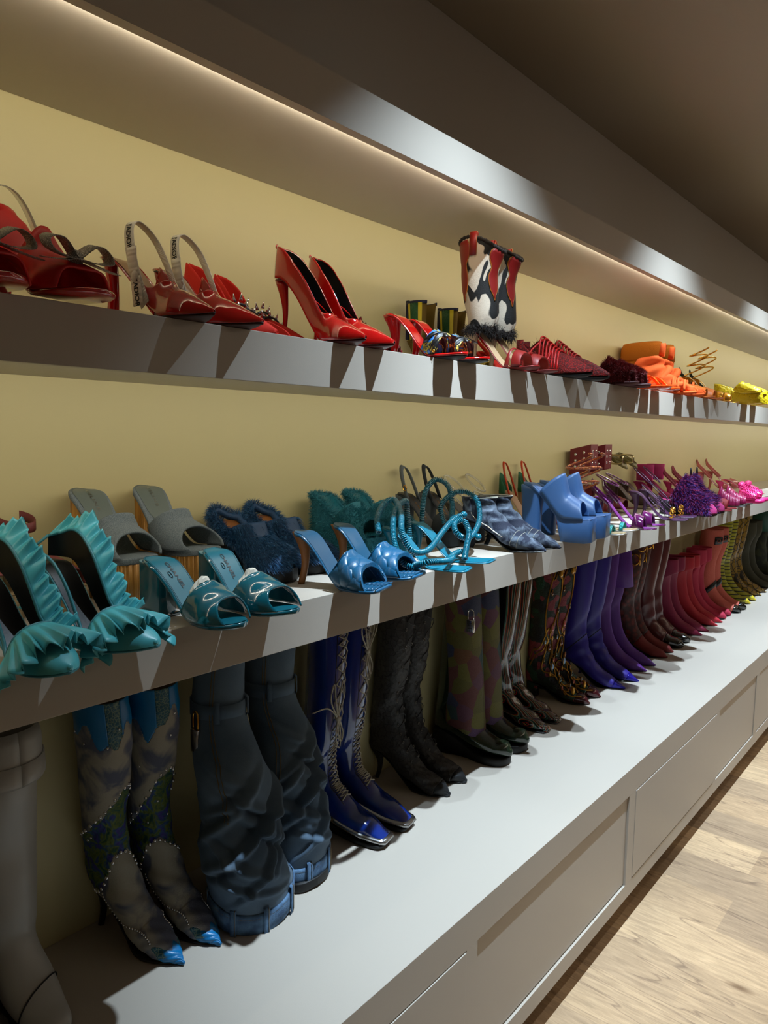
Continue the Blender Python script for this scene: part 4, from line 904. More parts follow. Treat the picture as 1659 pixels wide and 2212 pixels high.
# --- dark red fur mules behind, burgundy fur slippers
dfur = [mat('dark_red_fur', (.36, .04, .03), .7), mat('black_red_fur', (.07, .01, .015), .7)]; bfur = [mat('burgundy_fur', (.55, .05, .09), .7), mat('deep_burgundy_fur', (.34, .02, .05), .7)]
burg = mat('burgundy_velvet', (.26, .02, .03), .7, sheen=.4)
for i, (toe, ang) in enumerate((((2.34, 1.11), 8), ((2.47, 1.12), 8))):
    s = Last(L=.225, H=.04, P=.008, W=.045, toe='round', side=(1, -1)[i], hs=1.5)
    t = shoe('fur_loafer', lr(i, 'dark red and black fur loafer behind the laced flats, @ one'), 'shoe', toe, ang, s.L, z, 'dark red fur loafers')
    basic(s, t, blk, burg, 'block', ht=(.026, .024)); u = s.band(.10, .95, e=.006, n=22, m=14); v_ = obj('vamp', u, dfur[0], t, thick=.003)
    obj('fur', fur(u, 8000, .022, dfur, droop=.3, curl=.45, width=.0005, seed=i), dfur, v_, smooth=False)
for i, (toe, ang) in enumerate((((2.43, .935), 10), ((2.545, .94), 10))):
    s = Last(L=.225, H=.025, P=.008, W=.046, toe='round', side=(1, -1)[i], hs=1.15)
    t = shoe('fur_slipper', lr(i, 'burgundy velvet slide with fluffy fur bands, @ one of its pair'), 'shoe', toe, ang, s.L, z, 'burgundy fur slides')
    basic(s, t, burg, burg, None, mode='flat'); u = s.band(.38, .90, e=.010, n=22, m=12, wav=.003); v_ = obj('vamp', u, bfur[1], t, thick=.003)
    obj('fur', fur(u, 11000, .013, bfur, droop=.2, curl=.5, width=.0006, seed=i), bfur, v_, smooth=False)
# --- neon thong sandals
neon = mat('neon_orange_vinyl', (1.0, .36, .10), .15, coat=.6, trans=.25)
def thong(s, t, i):
    for sg in (1, -1): obj('thong_strap', ribbon(crv([s.foot(.80, 0, .002), s.pt(.62, pi/2-sg*.9, .006), s.foot(.45, sg*s.w(.45), 0)], 12), (0, 1, 0), .010), neon, t, thick=.002)
    obj('ankle_strap', ribbon(uloop(s, .2, .085, .03, .03), (0, 1, .4), .012), neon, t, thick=.002)
simple('thong_sandal', 'neon orange see-through sandal jutting over the edge, @ one of its pair', neon, neon, (((2.66, .905), 10), ((2.77, .915), 10)), 'neon orange sandals', H=.012, P=.010, z=z, heelk=None, mode='flat', band_=None, extra=thong, toe='round', W=.044)
# --- orange suede slouchy boots
orsu = mat('orange_suede', (.87, .34, .06), .85, sheen=.1, bump=.15, bscale=200)
for i, (toe, ang) in enumerate((((3.02, .930), 16), ((3.17, .945), 16))):
    s = Last(L=.24, H=.03, P=.008, W=.043, toe='almond', side=(1, -1)[i])
    t = shoe('slouchy_boot', lr(i, 'orange suede boot with collapsed shaft and tied bow, @ one of its pair'), 'boot', toe, ang, s.L, z, 'orange suede slouchy boots')
    L = s.L; obj('sole', s.sole('flat', .008), orsu, t)
    wr = lambda q, a: .004*sin(30*q+2*sin(a))+.003*sin(17*q+3*a)
    g, rows = rings([(L, .012), (L*.9, .034), (L*.75, .050), (L*.6, .070), (L*.50, .10), (L*.46, .125), (L*.40, .15)], [(L*.99, .006), (L*.85, .006), (L*.65, .008), (L*.3, .012), (0, .03), (-.01, .08), (.01, .14)], [.004, .026, .042, .040, .038, .042, .044], wrinkle=wr, n=50); up_ = obj('upper', g, orsu, t)
    for q in (.80, .70, .62): obj('wrap_strap', MB().tube([s.pt(q, pi*k/12, .010) for k in range(13)], .0055, 6), orsu, up_)
    obj('fold', MB().tube(crv([(s.c(.5)-.045, -.10, .05), (s.c(.5)-.01, -.13, .095), (s.c(.5)+.03, -.11, .10), (s.c(.4)+.045, -.06, .07)], 14), .014, 8), orsu, up_)
    c = (s.c(.4), -.10, .150)
    for sg in (1, -1): obj('bow_loop', ribbon(crv([c, (c[0]+sg*.012, c[1]-.005, c[2]+.045), (c[0]+sg*.034, c[1]-.005, c[2]+.040), (c[0]+sg*.030, c[1], c[2]+.005), c], 16), (0, 1, 0), .018), orsu, t, thick=.002)
# --- folded terry boots
terry = mat('mustard_terry', (.80, .46, .08), .9, bump=1, bscale=260, sheen=.4)
for i, (toe, ang) in enumerate((((3.42, 1.12), 8), ((3.58, 1.12), 8))):
    s = Last(L=.235, H=.05, P=.01, W=.043, side=(1, -1)[i])
    t = shoe('terry_boot', lr(i, 'mustard towelling boot with wide folded shaft, @ one of its pair'), 'boot', toe, ang, s.L, z, 'mustard towelling boots')
    L = s.L; obj('sole', s.sole('flat', .008), terry, t)
    g, rows = rings([(L, .012), (L*.88, .036), (L*.7, .06), (L*.58, .10), (L*.60, .20), (L*.56, .26)], [(L*.99, .006), (L*.8, .006), (L*.5, .010), (0, .03), (-.02, .12), (-.03, .25)], [.004, .036, .042, .042, .050, .056], n=40); obj('shaft', g, terry, t)
    top = rows[-1]; obj('folded_cuff', MB().grid([[(x, y, z_) for x, y, z_ in top+top[:1]], [(x*1.18, y*1.1+.006, z_-.02) for x, y, z_ in top+top[:1]], [(x*1.22, y*1.12+.007, z_-.075) for x, y, z_ in top+top[:1]]]), terry, t, thick=.004)
# --- gold coil sandals and a yellow platform
for i, (toe, ang) in enumerate((((3.72, .985), 10), ((3.87, .990), 10))):
    s = Last(L=.225, H=.12, P=.004, W=.035, side=(1, -1)[i])
    t = shoe('gold_sandal', lr(i, 'polished gold sandal with spiral ankle wire, @ one of its pair'), 'shoe', toe, ang, s.L, z, 'gold spiral sandals')
    basic(s, t, goldl, beige); P = []
    for k in range(90):
        a = 2*pi*2.4*k/89; h = .02+.11*k/89; P.append((s.c(.15)+.036*sin(a), -.045+.042*cos(a)-.2*h, s.zf(.12)+h-.012*cos(a)))
    obj('spiral_strap', MB().tube(P, .0035, 8), goldm, t); obj('toe_strap', s.band(.68, .80, kb=.02, e=.004), goldl, t, thick=.003)
ostr = mat('yellow_ostrich_leather', (.85, .74, .06), .4, bump=1, bscale=90, btex='voro', c2=(.45, .36, .03), tex='voro', scale=90, lo=.10, hi=.16)
for n_ in ('yellow_ostrich_leather',):
    r_ = [x for x in MATS[n_].node_tree.nodes if x.type == 'VALTORGB'][0].color_ramp.elements; a_, b_ = tuple(r_[0].color), tuple(r_[1].color); r_[0].color = b_; r_[1].color = a_
for i, (toe, ang) in enumerate((((4.00, .92), 8), ((4.16, .93), 8))):
    s = Last(L=.225, H=.10, P=.050, W=.046, toe='round', side=(1, -1)[i], t=.012)
    t = shoe('yellow_platform', lr(i, 'lemon yellow platform clog with dotted leather at the right edge, @ one'), 'shoe', toe, ang, s.L, z, 'lemon yellow platforms')
    obj('platform_sole', s.sole('wedge', .012), ostr, t); obj('insole', s.insole(), ylw, t); obj('vamp', s.band(.40, .97, ka=.14, e=.004), ostr, t, thick=.003)
lime = mat('lime_floral', (.45, .55, .10), .6, c2=(.08, .25, .08), scale=60, lo=.45, hi=.55)
simple('floral_sandal', 'lime green floral sandal behind the gold spirals, @ one of its pair', lime, ylw, (((3.78, 1.15), 6), ((3.93, 1.15), 6)), 'lime floral sandals', z=z, extra=sling(lime), H=.11)
yb_ = mat('yellow_black_strap', (.80, .70, .12), .4)
simple('strappy_sandal', 'yellow high sandal with black ankle strap beside the gold spirals, @ one', yb_, blki, (((4.10, 1.13), 6), ((4.27, 1.13), 6)), 'yellow and black sandals', z=z, extra=sling(blk), H=.13, P=.03)
simple('cork_sandal', 'red-brown strappy sandal beside the cow-hide pair, @ one of its pair', redsu, beige, (((2.00, 1.14), 6), ((2.13, 1.14), 6)), 'red-brown sandals', z=z, extra=sling(redsu), H=.10)
simple('apricot_sandal', 'apricot sandal with cream sole behind the orange boots, @ one', mat('apricot_leather', (.85, .45, .15), .5), cream, (((3.36, .96), 8), ((3.50, .965), 8)), 'apricot sandals', z=z, H=.05, toe='round')
# ================================================ BOOTS on the cabinet
def split(rows, fn):
    """share the faces of a loft out between parts; fn(t, angle) names the part"""
    n = len(rows); m = len(rows[0]); out = {}; idx = {}
    for i in range(n-1):
        for j in range(m):
            k = (j+1) % m; nm = fn((i+.5)/(n-1), 2*pi*(j+.5)/m); g = out.setdefault(nm, MB()); ix = idx.setdefault(nm, {}); f = []
            for a, b in ((i, j), (i, k), (i+1, k), (i+1, j)):
                if (a, b) not in ix: ix[(a, b)] = len(g.v); g.v.append(tuple(rows[a][b]))
                f.append(ix[(a, b)])
            g.f.append(tuple(f)); g.m.append(0)
    return out
def surf(rows, t, a, e=0):
    n = len(rows)-1; m = len(rows[0]); x = min(n-1e-6, max(0, t*n)); i = int(x); f = x-i; y = (a/(2*pi)*m) % m; j = int(y); g = y-j; k = (j+1) % m
    p = [(Vector(rows[i][j])*(1-g)+Vector(rows[i][k])*g), (Vector(rows[i+1][j])*(1-g)+Vector(rows[i+1][k])*g)]; q = p[0]*(1-f)+p[1]*f
    c = sum((Vector(v) for v in rows[i][::max(1, m//8)]), Vector())/len(rows[i][::max(1, m//8)]); d = (q-c); return q+d.normalized()*e
def boot_rows(L=.25, H=.09, ht=.5, toe='point', fw_=.036, sw=.05, sd=.055, ankle=.033, lean=0, wr=None, n=80, m=36, calf=.01, lx=0, fat=0, base=0, flare=0, pw=.88):
    tw = {'point': (.002, .016, .031), 'round': (.012, .034, .040), 'square': (.020, .026, .034), 'almond': (.006, .026, .036)}[toe]
    B = base; r_ = {'round': .022, 'almond': .017}.get(toe, .012)
    pf = [(L, B+.010 if toe != 'round' else B+.024), (L*.93, B+r_*1.9), (L*.80, B+.046+fat*.3), (L*.62, B+.060+H*.15+fat), (L*.47, B+.085+H*.45+fat*1.3), (L*.40+fat, .105+H*.85+fat), (L*.37+fat, .17+H), (L*.42, .24+H), (L*.30+sd, ht*.82), (L*.30+sd+lean, ht)]
    pb = [(L*.995, B+.002), (L*.90, B+.002), (L*.74, B+.003), (L*.52, B+.010+H*.18), (L*.25, B+.006+H*.70), (.005, B+H), (-.004, H+.05), (.004, .11+H), (L*.30-sd-calf, ht*.78), (L*.30-sd+lean, ht)]
    wd = [tw[0], tw[1], tw[2], fw_, fw_*.96, ankle, ankle+fat*.5, ankle+.008+flare*.5, sw*.97+flare, sw+flare]
    # even out the spacing along the shaft
    g, rows = rings(pf, pb, wd, n=n, m=m, pw=pw, wrinkle=wr)
    fx_ = lambda k, dy: [(sum(p[0] for p in rows[0])/m*(1-k)+rows[0][j][0]*k, sum(p[1] for p in rows[0])/m*(1-k)+rows[0][j][1]*k-dy, sum(p[2] for p in rows[0])/m*(1-k)+rows[0][j][2]*k) for j in range(m)]
    rows = [fx_(.02, .006), fx_(.6, .005)]+rows; g = MB().grid(rows, True)
    if lx:
        rows = [[(p[0]+lx*max(0, (p[2]-.1)/(ht-.1))**1.2, p[1], p[2]) for p in r] for r in rows]; g = MB().grid(rows, True)
    return g, rows
def outsole(L, H, base=0, th=.005, toe='point', W=.036, lug=False):
    s = Last(L=L, H=H+base, P=max(base, th), W=W, toe=toe, t=th, curve=0, spring=0); s.c = lambda q: 0
    return s
def boot(label, group, toe, ang, mm, L=.25, H=.09, ht=.5, heelk='stiletto', solem_=None, hm=None, kind='boot', hd=(.02, .006), base=0, toet='point', cap=None, capm=None, extra=None, wr=None, solemode='thin', name='tall_boot', W=.036, cutname='upper', **k):
    t = shoe(name, label, kind, toe, ang, L, ZB, group); g, rows = boot_rows(L=L, H=H, ht=ht, toe=toet, wr=wr, base=base, fw_=W, **k)
    s = outsole(L, H, base, .005, toet, W)
    obj('sole', s.sole(solemode, .005, e=-.001), solem_ or blk, t)
    if heelk: obj('heel', s.heel(heelk, q=.07 if heelk != 'block' else .10, top=hd[0], bot=hd[1]), hm or mm, t)
    if cap: 
        sp = split(rows, lambda tt, a: 'toe_cap' if tt < cap else cutname)
        up_ = obj(cutname, sp[cutname], mm, t, thick=.002); obj('toe_cap', sp['toe_cap'], capm, t, thick=.002)
    else: up_ = obj(cutname, g, mm, t, thick=.002)
    if extra: extra(t, up_, rows, s)
    return t, rows
BP = lambda i, a: a.replace('@', ('left', 'right')[i])
# --- grey leather boots with folded shaft and turn lock
gryl = mat('grey_smooth_leather', (.64, .63, .60), .38, bump=.04, bscale=80); gryd = mat('near_black_seam', (.05, .05, .05), .8)  # gryd is the near-black colour of the ankle seam
for i, (toe, ang) in enumerate((((.425, 1.135), 5), ((.545, 1.145), 6))):
    def ex(t, up_, rows, s):
        top = rows[-1]; wm = []
        for f, z_ in ((0, .002), (.15, .006), (1, 0)): wm.append([(p[0]*(1.06+.10*(f > 0)), p[1]*1.0-(.004 if f else 0), .517+.002 if f == 0 else (.517-.002 if f == .15 else .43-.030*sin(pi*j/36)**2*0)) for j, p in enumerate(top+top[:1])])
        def ring(z_, k, dz=0): c = sum((Vector(p) for p in top), Vector())/len(top); return [(c.x+(p[0]-c.x)*k, c.y+(p[1]-c.y)*k, z_+dz*cos(2*pi*j/36)) for j, p in enumerate(top+top[:1])]
        cf = obj('folded_cuff', MB().grid([ring(.519, 1.0), ring(.521, 1.05), ring(.50, 1.12), ring(.45, 1.16, -.006), ring(.432, 1.17, -.008)]), gryl, t, thick=.002)
        bd = obj('lock_strap', MB().grid([ring(.470, 1.17, -.006), ring(.470, 1.20, -.006), ring(.438, 1.22, -.008), ring(.434, 1.19, -.008)]), gryl, cf, thick=.002)
        p = ring(.452, 1.24)[10]; lk = MB().box(p[0]-.004, p[0]+.006, p[1]-.014, p[1]+.014, .436, .468); lo = obj('turn_lock', lk, chrome, cf, bevel=.002)
        for dz_ in (.006, -.006): obj('lock_mark', MB().tube([(p[0]+.0065, p[1]-.010, .452+dz_+.003), (p[0]+.0065, p[1]+.008, .452+dz_+.003), (p[0]+.0065, p[1]+.008, .452+dz_-.003), (p[0]+.0065, p[1]-.004, .452+dz_-.003)], .0011, 4), blk, lo)
        w_ = outsole(.24, .075, 0, .005, 'almond', .044)
        rows2 = [[surf(rows, .30+.03*sin(a), a, .003) for a in [2*pi*k/40 for k in range(41)]] for _ in (0,)]; obj('ankle_seam', MB().tube(rows2[0][:-1], .0014, 5, True), gryd, t)
    boot(BP(i, 'smooth grey leather boot with folded cuff and metal lock at far left, @ one'), 'grey locked boots', toe, ang, gryl, L=.245, H=.07, ht=.515, sw=.054, sd=.056, ankle=.054, fat=.016, W=.044, toet='almond', extra=ex, heelk=None, solemode='wedge', name='grey_boot', flare=.004)
# --- patchwork boots
pden = mat('stained_grey_denim', (.62, .60, .54), .9, c2=(.36, .38, .45), tex='noise', scale=16, lo=.46, hi=.60, det=3, dist=.6, bump=.5, bscale=600)
pflo = mat('floral_embroidery', (.07, .24, .20), .7, c2=(.16, .20, .48), tex='noise', scale=34, lo=.30, hi=.70, det=4, dist=1.2, bump=1, bscale=140, btex='voro', c3=((.08, .28, .24), (.38, .44, .14), (.12, .30, .45), (.24, .20, .52)))
psnk = mat('teal_snake_patch', (.42, .50, .42), .5, c2=(.04, .30, .36), tex='edge', scale=150, lo=.02, hi=.10, bump=.6, bscale=150, btex='edge'); pblu = mat('azure_satin', (.04, .42, .64), .35, sheen=.3, bump=.15, bscale=300)
tanl = mat('tan_boot_lining', (.52, .40, .22), .7)
studmesh = None
def stud_at(t, p, r=.0042, name='stud', m=None):
    global studmesh
    if studmesh is None: o = obj(name, MB().ball((0, 0, 0), 1, 8), chrome, t); studmesh = o.data
    else: o = bpy.data.objects.new(name, studmesh); col.objects.link(o); o.parent = t
    o.location = p; o.scale = (r, r, r); return o
for i, (toe, ang, lx) in enumerate((((.785, 1.152), 10, -.035), ((.866, 1.142), 6, -.016))):
    t = shoe('patchwork_boot', BP(i, 'pointed patchwork boot of grey denim, floral embroidery and blue toe, @ one'), 'boot', toe, ang, .25, ZB, 'denim and floral patchwork boots')
    wr = lambda q, a: .0022*sin(40*q+2*a)*(1 if .3 < q < .6 else (.3 if q > .06 else 0))+.0008*sin(90*q+5*a)
    g, rows = boot_rows(L=.25, H=.10, ht=.522, sw=.048, sd=.050, ankle=.034, wr=wr, n=280, m=132, lx=lx)
    def fn(tt, a):
        b = (a+.6*i); w1 = .74+.030*sin(2*b)+.008*sin(9*b); w0 = .535+.035*cos(2*b+.5)+.008*sin(8*b); tp = .155+.02*sin(6*a); ts = .20+.025*sin(5*a+1)
        if tt < tp: return 'toe_cap'
        if tt < ts: return 'snake_trim' if cos(a) < .75 else 'denim_vamp'
        if tt < w0: return 'denim_vamp'
        if tt < w1: return 'floral_panel'
        c = .915+.028*sin(3*a+i)+.012*sin(8*a)
        if tt > c: return 'azure_trim' if (sin(1.5*a+.5) > .35) else 'snake_patch'
        return 'denim_shaft'
    for nm, gg in split(rows, fn).items(): obj(nm, gg, {'toe_cap': pblu, 'snake_trim': psnk, 'denim_vamp': pden, 'floral_panel': pflo, 'denim_shaft': pden, 'azure_trim': pblu, 'snake_patch': psnk}[nm], t, thick=.0015, off=1)
    obj('lining', MB().grid([[(p[0]*1, p[1], p[2]) for p in [surf(rows, tt, 2*pi*k/36, -.002) for k in range(37)]] for tt in (.70, .8, .9, .995)]), tanl, t)
    s = outsole(.25, .10); obj('sole', s.sole('thin', .005), blk, t); obj('heel', s.heel('stiletto', q=.06, top=.017, bot=.006), blk, t)
    for k in range(26):
        a = 2*pi*k/26; b = a+.6*i; stud_at(t, surf(rows, .745+.030*sin(2*b), a, .003)); stud_at(t, surf(rows, .53+.035*cos(2*b+.5), a, .003))
    for sg in (1, -1):
        for k in range(24): f = k/23; stud_at(t, surf(rows, .24+.24*f, pi+sg*(2.15-1.0*f+.35*sin(7*f))if 1 else 0, .002), .0025)
    gr = random.Random(i)
    for k in range(12): stud_at(t, surf(rows, gr.uniform(.58, .97), gr.uniform(0, 6.28), .002), .0028, 'crystal')
# --- denim trouser boots
jean = mat('washed_blue_denim', (.27, .35, .43), .9, c2=(.37, .44, .50), scale=7, lo=.35, hi=.7, det=5, bump=.5, bscale=900); jeanl = mat('light_denim', (.36, .49, .62), .9, c2=(.22, .32, .44), scale=45, lo=.35, hi=.65, det=5, bump=.5, bscale=700); ochre = mat('ochre_thread', (.42, .34, .18), .8)
rdg = lambda x: 1-abs(sin(x*.5))**.7*1.0
CR = [(4.1, .50, .055, .016, .020, .75), (4.6, .44, -.07, .013, -.018, .7), (3.6, .40, .08, .015, .018, .8), (4.4, .34, .06, .014, .020, .8), (5.0, .30, -.08, .014, -.016, .7), (3.9, .27, -.06, .013, .015, .8), (4.7, .20, .09, .015, .014, .9), (3.4, .20, .06, .014, -.013, .7), (4.2, .13, -.05, .012, .010, .9), (5.3, .42, .06, .015, .018, .7), (4.0, .60, -.05, .014, .009, .6), (.4, .4, .06, .02, .015, .8), (5.6, .25, .07, .015, .014, .6)]
def creases(f, a, sh):
    v = 0
    for a0, f0, k, w, A, aw in CR:
        d = (a-a0-.25*sh+pi) % (2*pi)-pi; u = (f-f0-.02*sh-k*d*1.6)/w; v += A*(math.exp(-u*u*.5)-.55*math.exp(-((u-2.2)/1.1)**2*.5))*math.exp(-(d/aw)**2)
    return v
JB = [dict(bot=(.985, 1.180, .088, .082), top=(.985, 1.28, .048, .052), wav=0), dict(bot=(1.142, 1.205, .078, .070), top=(1.150, 1.30, .062, .058), wav=1.7)]
for i, J in enumerate(JB):
    ox, oy = J['bot'][0], J['bot'][1]; t = thing('denim_boot', BP(i, 'baggy blue jean boot with belt loops at its turned hem, @ one of its pair'), 'boot', (ox, oy, ZB+.0005), 0, 'baggy jean boots')
    n, m = 150, 110; rows = []
    cen = crv([(0, 0, .062), (-.020+.02*i, .01, .14), (-.012, .03, .24), (-.020+.02*i, .05, .33), (J['top'][0]-ox-.01, J['top'][1]-oy, .43), (J['top'][0]-ox, J['top'][1]-oy, .60)], n)
    rr = crv([J['bot'][2:], (.092-.010*i, .082), (.086-.010*i, .080), (.074-.004*i, .074), (.058, .060), J['top'][2:]], n)
    for k in range(n+1):
        f = k/n; c = cen[k]; rx, ry = rr[k]; r = []
        for j in range(m):
            a = 2*pi*j/m
            pass
            w_ = math.exp(-((f-.40)/.20)**2); fold = creases(f, a, J['wav'])+.010*w_*(rdg(15*f+1.0*a+J['wav'])-.5)+.008*w_*(rdg(9*f-2*a+1+J['wav'])-.5)+.010*(1-f)*(rdg(2*a+12*f+.8)-.5)+.004*w_*sin(30*f+3*a)
            x = (rx+fold)*cos(a); y = (ry+fold*.9)*sin(a); z_ = c[2]+ (1-f)**2*(-.030*(-sin(a))*.7 + .012*cos(a+i)) + .012*w_*sin(a*1+J['wav'])
            r.append((c[0]+x, c[1]+y, z_))
        rows.append(r)
    sh = obj('trouser_leg', MB().grid(rows, True), jean, t, thick=.003)
    hem = [[(p[0]*1.015+0, p[1]*1.015, p[2]-.002+.045*g_) for p in rows[0]+rows[0][:1]] for g_ in (0,)]
    R0 = rows[0]
    def hring(g_, k): return [(p[0]*k, p[1]*k, p[2]-.040*(1-g_)) for p in R0+R0[:1]]
    hm_ = obj('turned_hem', MB().grid([hring(0, 1.0), hring(.05, 1.045), hring(.5, 1.055), hring(.95, 1.06), hring(1.1, 1.03)]), jeanl, t, thick=.002)
    obj('hem_stitching', MB().tube([(p[0]*1.062, p[1]*1.062, p[2]-.004) for p in R0[::2]], .0011, 4, True), ochre, hm_)
    for a in (3.6, 4.45, 5.3, .2, 1.6, 2.7):
        j = int(a/(2*pi)*m) % m; p = R0[j]; q_ = R0[(j+2) % m]; tx = Vector((q_[0]-p[0], q_[1]-p[1], 0)).normalized(); nn = Vector((p[0], p[1], 0)).normalized(); P = [Vector((p[0], p[1], p[2]+.016))+nn*.003, Vector((p[0], p[1], p[2]+.012))+nn*.008, Vector((p[0], p[1], p[2]-.040))+nn*.008, Vector((p[0], p[1], p[2]-.050))+nn*.006]
        lp = obj('belt_loop', ribbon(P, tuple(tx), .013), jeanl, hm_, thick=.002); obj('loop_stitching', MB().tube([x+nn*.002+tx*.004 for x in P], .0007, 4), ochre, lp)
    ss = Last(L=.20, H=.03, P=.018, W=.060, toe='round', curve=0); gs = ss.sole('flat', .01); gs.v = [(x*.92, y*.78+.078, z_*1.2) for x, y, z_ in gs.v]; obj('sole', gs, blkr, t)
    kk = 123
    rg_ = rows[kk]; c = cen[kk]
    for dz_ in (0,):
        bl = obj('strap_belt', MB().grid([[(c[0]+(p[0]-c[0])*1.05, c[1]+(p[1]-c[1])*1.05, p[2]+dz__) for p in rg_+rg_[:1]] for dz__ in (-.016, .016)]), jean, t, thick=.003)
        for a in (4.0, 5.4): 
            j = int(a/(2*pi)*m); p = rg_[j]; nn = Vector((p[0]-c[0], p[1]-c[1], 0)).normalized(); q_ = rg_[(j+2) % m]; tx = Vector((q_[0]-p[0], q_[1]-p[1], 0)).normalized(); b_ = Vector(p)
            obj('belt_loop', ribbon([b_+nn*.003+Vector((0, 0, .024)), b_+nn*.009+Vector((0, 0, .018)), b_+nn*.009-Vector((0, 0, .018)), b_+nn*.003-Vector((0, 0, .024))], tuple(tx), .011), jean, bl, thick=.002)
    for dx in (-.002, .002): obj('side_seam', MB().tube([Vector(rows[k][int(m*.60)+int(dx*500)])+Vector((-.002, -.003, 0)) for k in range(64, 151, 3)], .0009, 4), ochre, t)
    if i == 0:
        p = Vector(rows[kk][int(m*.52)])+Vector((-.012, -.004, 0)); hk = obj('padlock', MB().box(p.x-.006, p.x+.006, p.y-.012, p.y+.012, p.z-.085, p.z-.035), chrome, t, bevel=.002)
        obj('shackle', MB().tube(crv([(p.x, p.y-.008, p.z-.035), (p.x, p.y-.008, p.z-.005), (p.x, p.y, p.z+.004), (p.x, p.y+.008, p.z-.005), (p.x, p.y+.008, p.z-.035)], 16), .0025, 6), goldm, hk); obj('hanging_cord', MB().tube([(p.x, p.y, p.z-.085), (p.x+.001, p.y, p.z-.14)], .0012, 5), blk, hk)
# --- blue patent laced boots
bpat = mat('royal_blue_patent', (.03, .16, .46), .12, coat=1, bump=.02, bscale=30); bpatd = mat('navy_patent', (.008, .02, .15), .3, coat=.2); slv = mat('silver_welt', (.68, .68, .68), .25, metal=1); cord = mat('cream_lace', (.66, .63, .56), .8)
for i, (toe, ang) in enumerate((((1.375, 1.118), 11), ((1.478, 1.125), 11))):
    def ex(t, up_, rows, s, i=i):
        P = []; N = 27
        for k in range(N):
            f = k/(N-1); tt = .40+.555*f; P.append(surf(rows, tt, (.42 if k % 2 else -.42) % (2*pi), .003)); P.append(surf(rows, tt+.003, (-.42 if k % 2 else .42) % (2*pi), .003)) if 0 else None
        def lace(sg): 
            Q = []
            for k in range(N):
                f = k/(N-1); tt = .405+.55*f; a = (.46*(1 if k % 2 else -1)*sg); Q.append(surf(rows, tt, a % (2*pi), .0035)); 
                if k < N-1: Q.append(surf(rows, tt+.0101, 0, .006+.0015*sg))
            return Q
        obj('lace', MB().tube(lace(1), .0021, 6), cord, t); obj('lace', MB().tube(lace(-1), .0021, 6), cord, t)
        b0 = Vector(surf(rows, .80 if i == 0 else .88, -.25 % (2*pi), .012)); kn = obj('lace_bow', MB().ball(b0, .008, 10), cord, t)
        for dx, dz_, l in ((-.03, .10, 1), (.012, .10, 1), (-.006, -.075, 1), (.004, -.060, 1)):
            P = crv([b0, b0+Vector((dx-.012, -.006, dz_*.6)), b0+Vector((dx, -.008, dz_)), b0+Vector((dx+.010, -.006, dz_*.6)), b0], 18); obj('lace_loop', MB().tube(P, .0019, 6), cord, kn)
        obj('lace_end', MB().tube(crv([b0, b0+Vector((-.03, 0, .03)), b0+Vector((-.06, 0, .045)), b0+Vector((-.10, .01, .044))] if i == 0 else [b0, b0+Vector((.03, -.01, .06)), b0+Vector((.028, 0, .10))], 12), .0019, 6), cord, kn)
        tg = [[surf(rows, tt, a, .0016) for a in [(-.36+.72*k/8) for k in range(9)]] for tt in [.39+.57*k/20 for k in range(21)]]; tg = [[Vector(surf(rows, .39+.57*q_/20, (-.36+.72*k/8) % (2*pi), .0016)) for k in range(9)] for q_ in range(21)]; obj('tongue', MB().grid(tg), mat('tongue_patent', (.02, .09, .36), .25, coat=.7), t)
        for sg in (1, -1): obj('eyelet_edge', MB().tube([surf(rows, .38+.6*k/30, sg*.52 % (2*pi), .001) for k in range(31)], .0014, 5), bpatd, t)
        w_ = outsole(.262, .03, 0, .012, 'square', .038); g_ = w_.sole(lambda q, z1, th: 0, .016, e=.002); g_.v = [(x, y, min(z_, .016+.03*max(0, (.25+y/.262)*0)) if 0 else z_) for x, y, z_ in g_.v]
        a_ = [surf(rows, .03+.36*(1-k/18), 2.05, .0015) for k in range(19)]+[surf(rows, .03+.36*k/18, 2*pi-2.05, .0015) for k in range(19)]
        obj('silver_welt', MB().tube([Vector(p)+Vector((0, 0, .002)) for p in a_], .012, 8, flat=.6), slv, t)
    boot(BP(i, 'royal blue patent boot with criss-cross cream laces and silver welt, @ one'), 'blue patent laced boots', toe, ang, bpat, L=.262, H=.035, ht=.585, base=.012, toet='square', sw=.043, sd=.046, ankle=.034, W=.038, heelk='block', hd=(.030, .030), hm=blkr, solem_=blkr, solemode='flat', extra=ex, name='laced_boot', n=120)
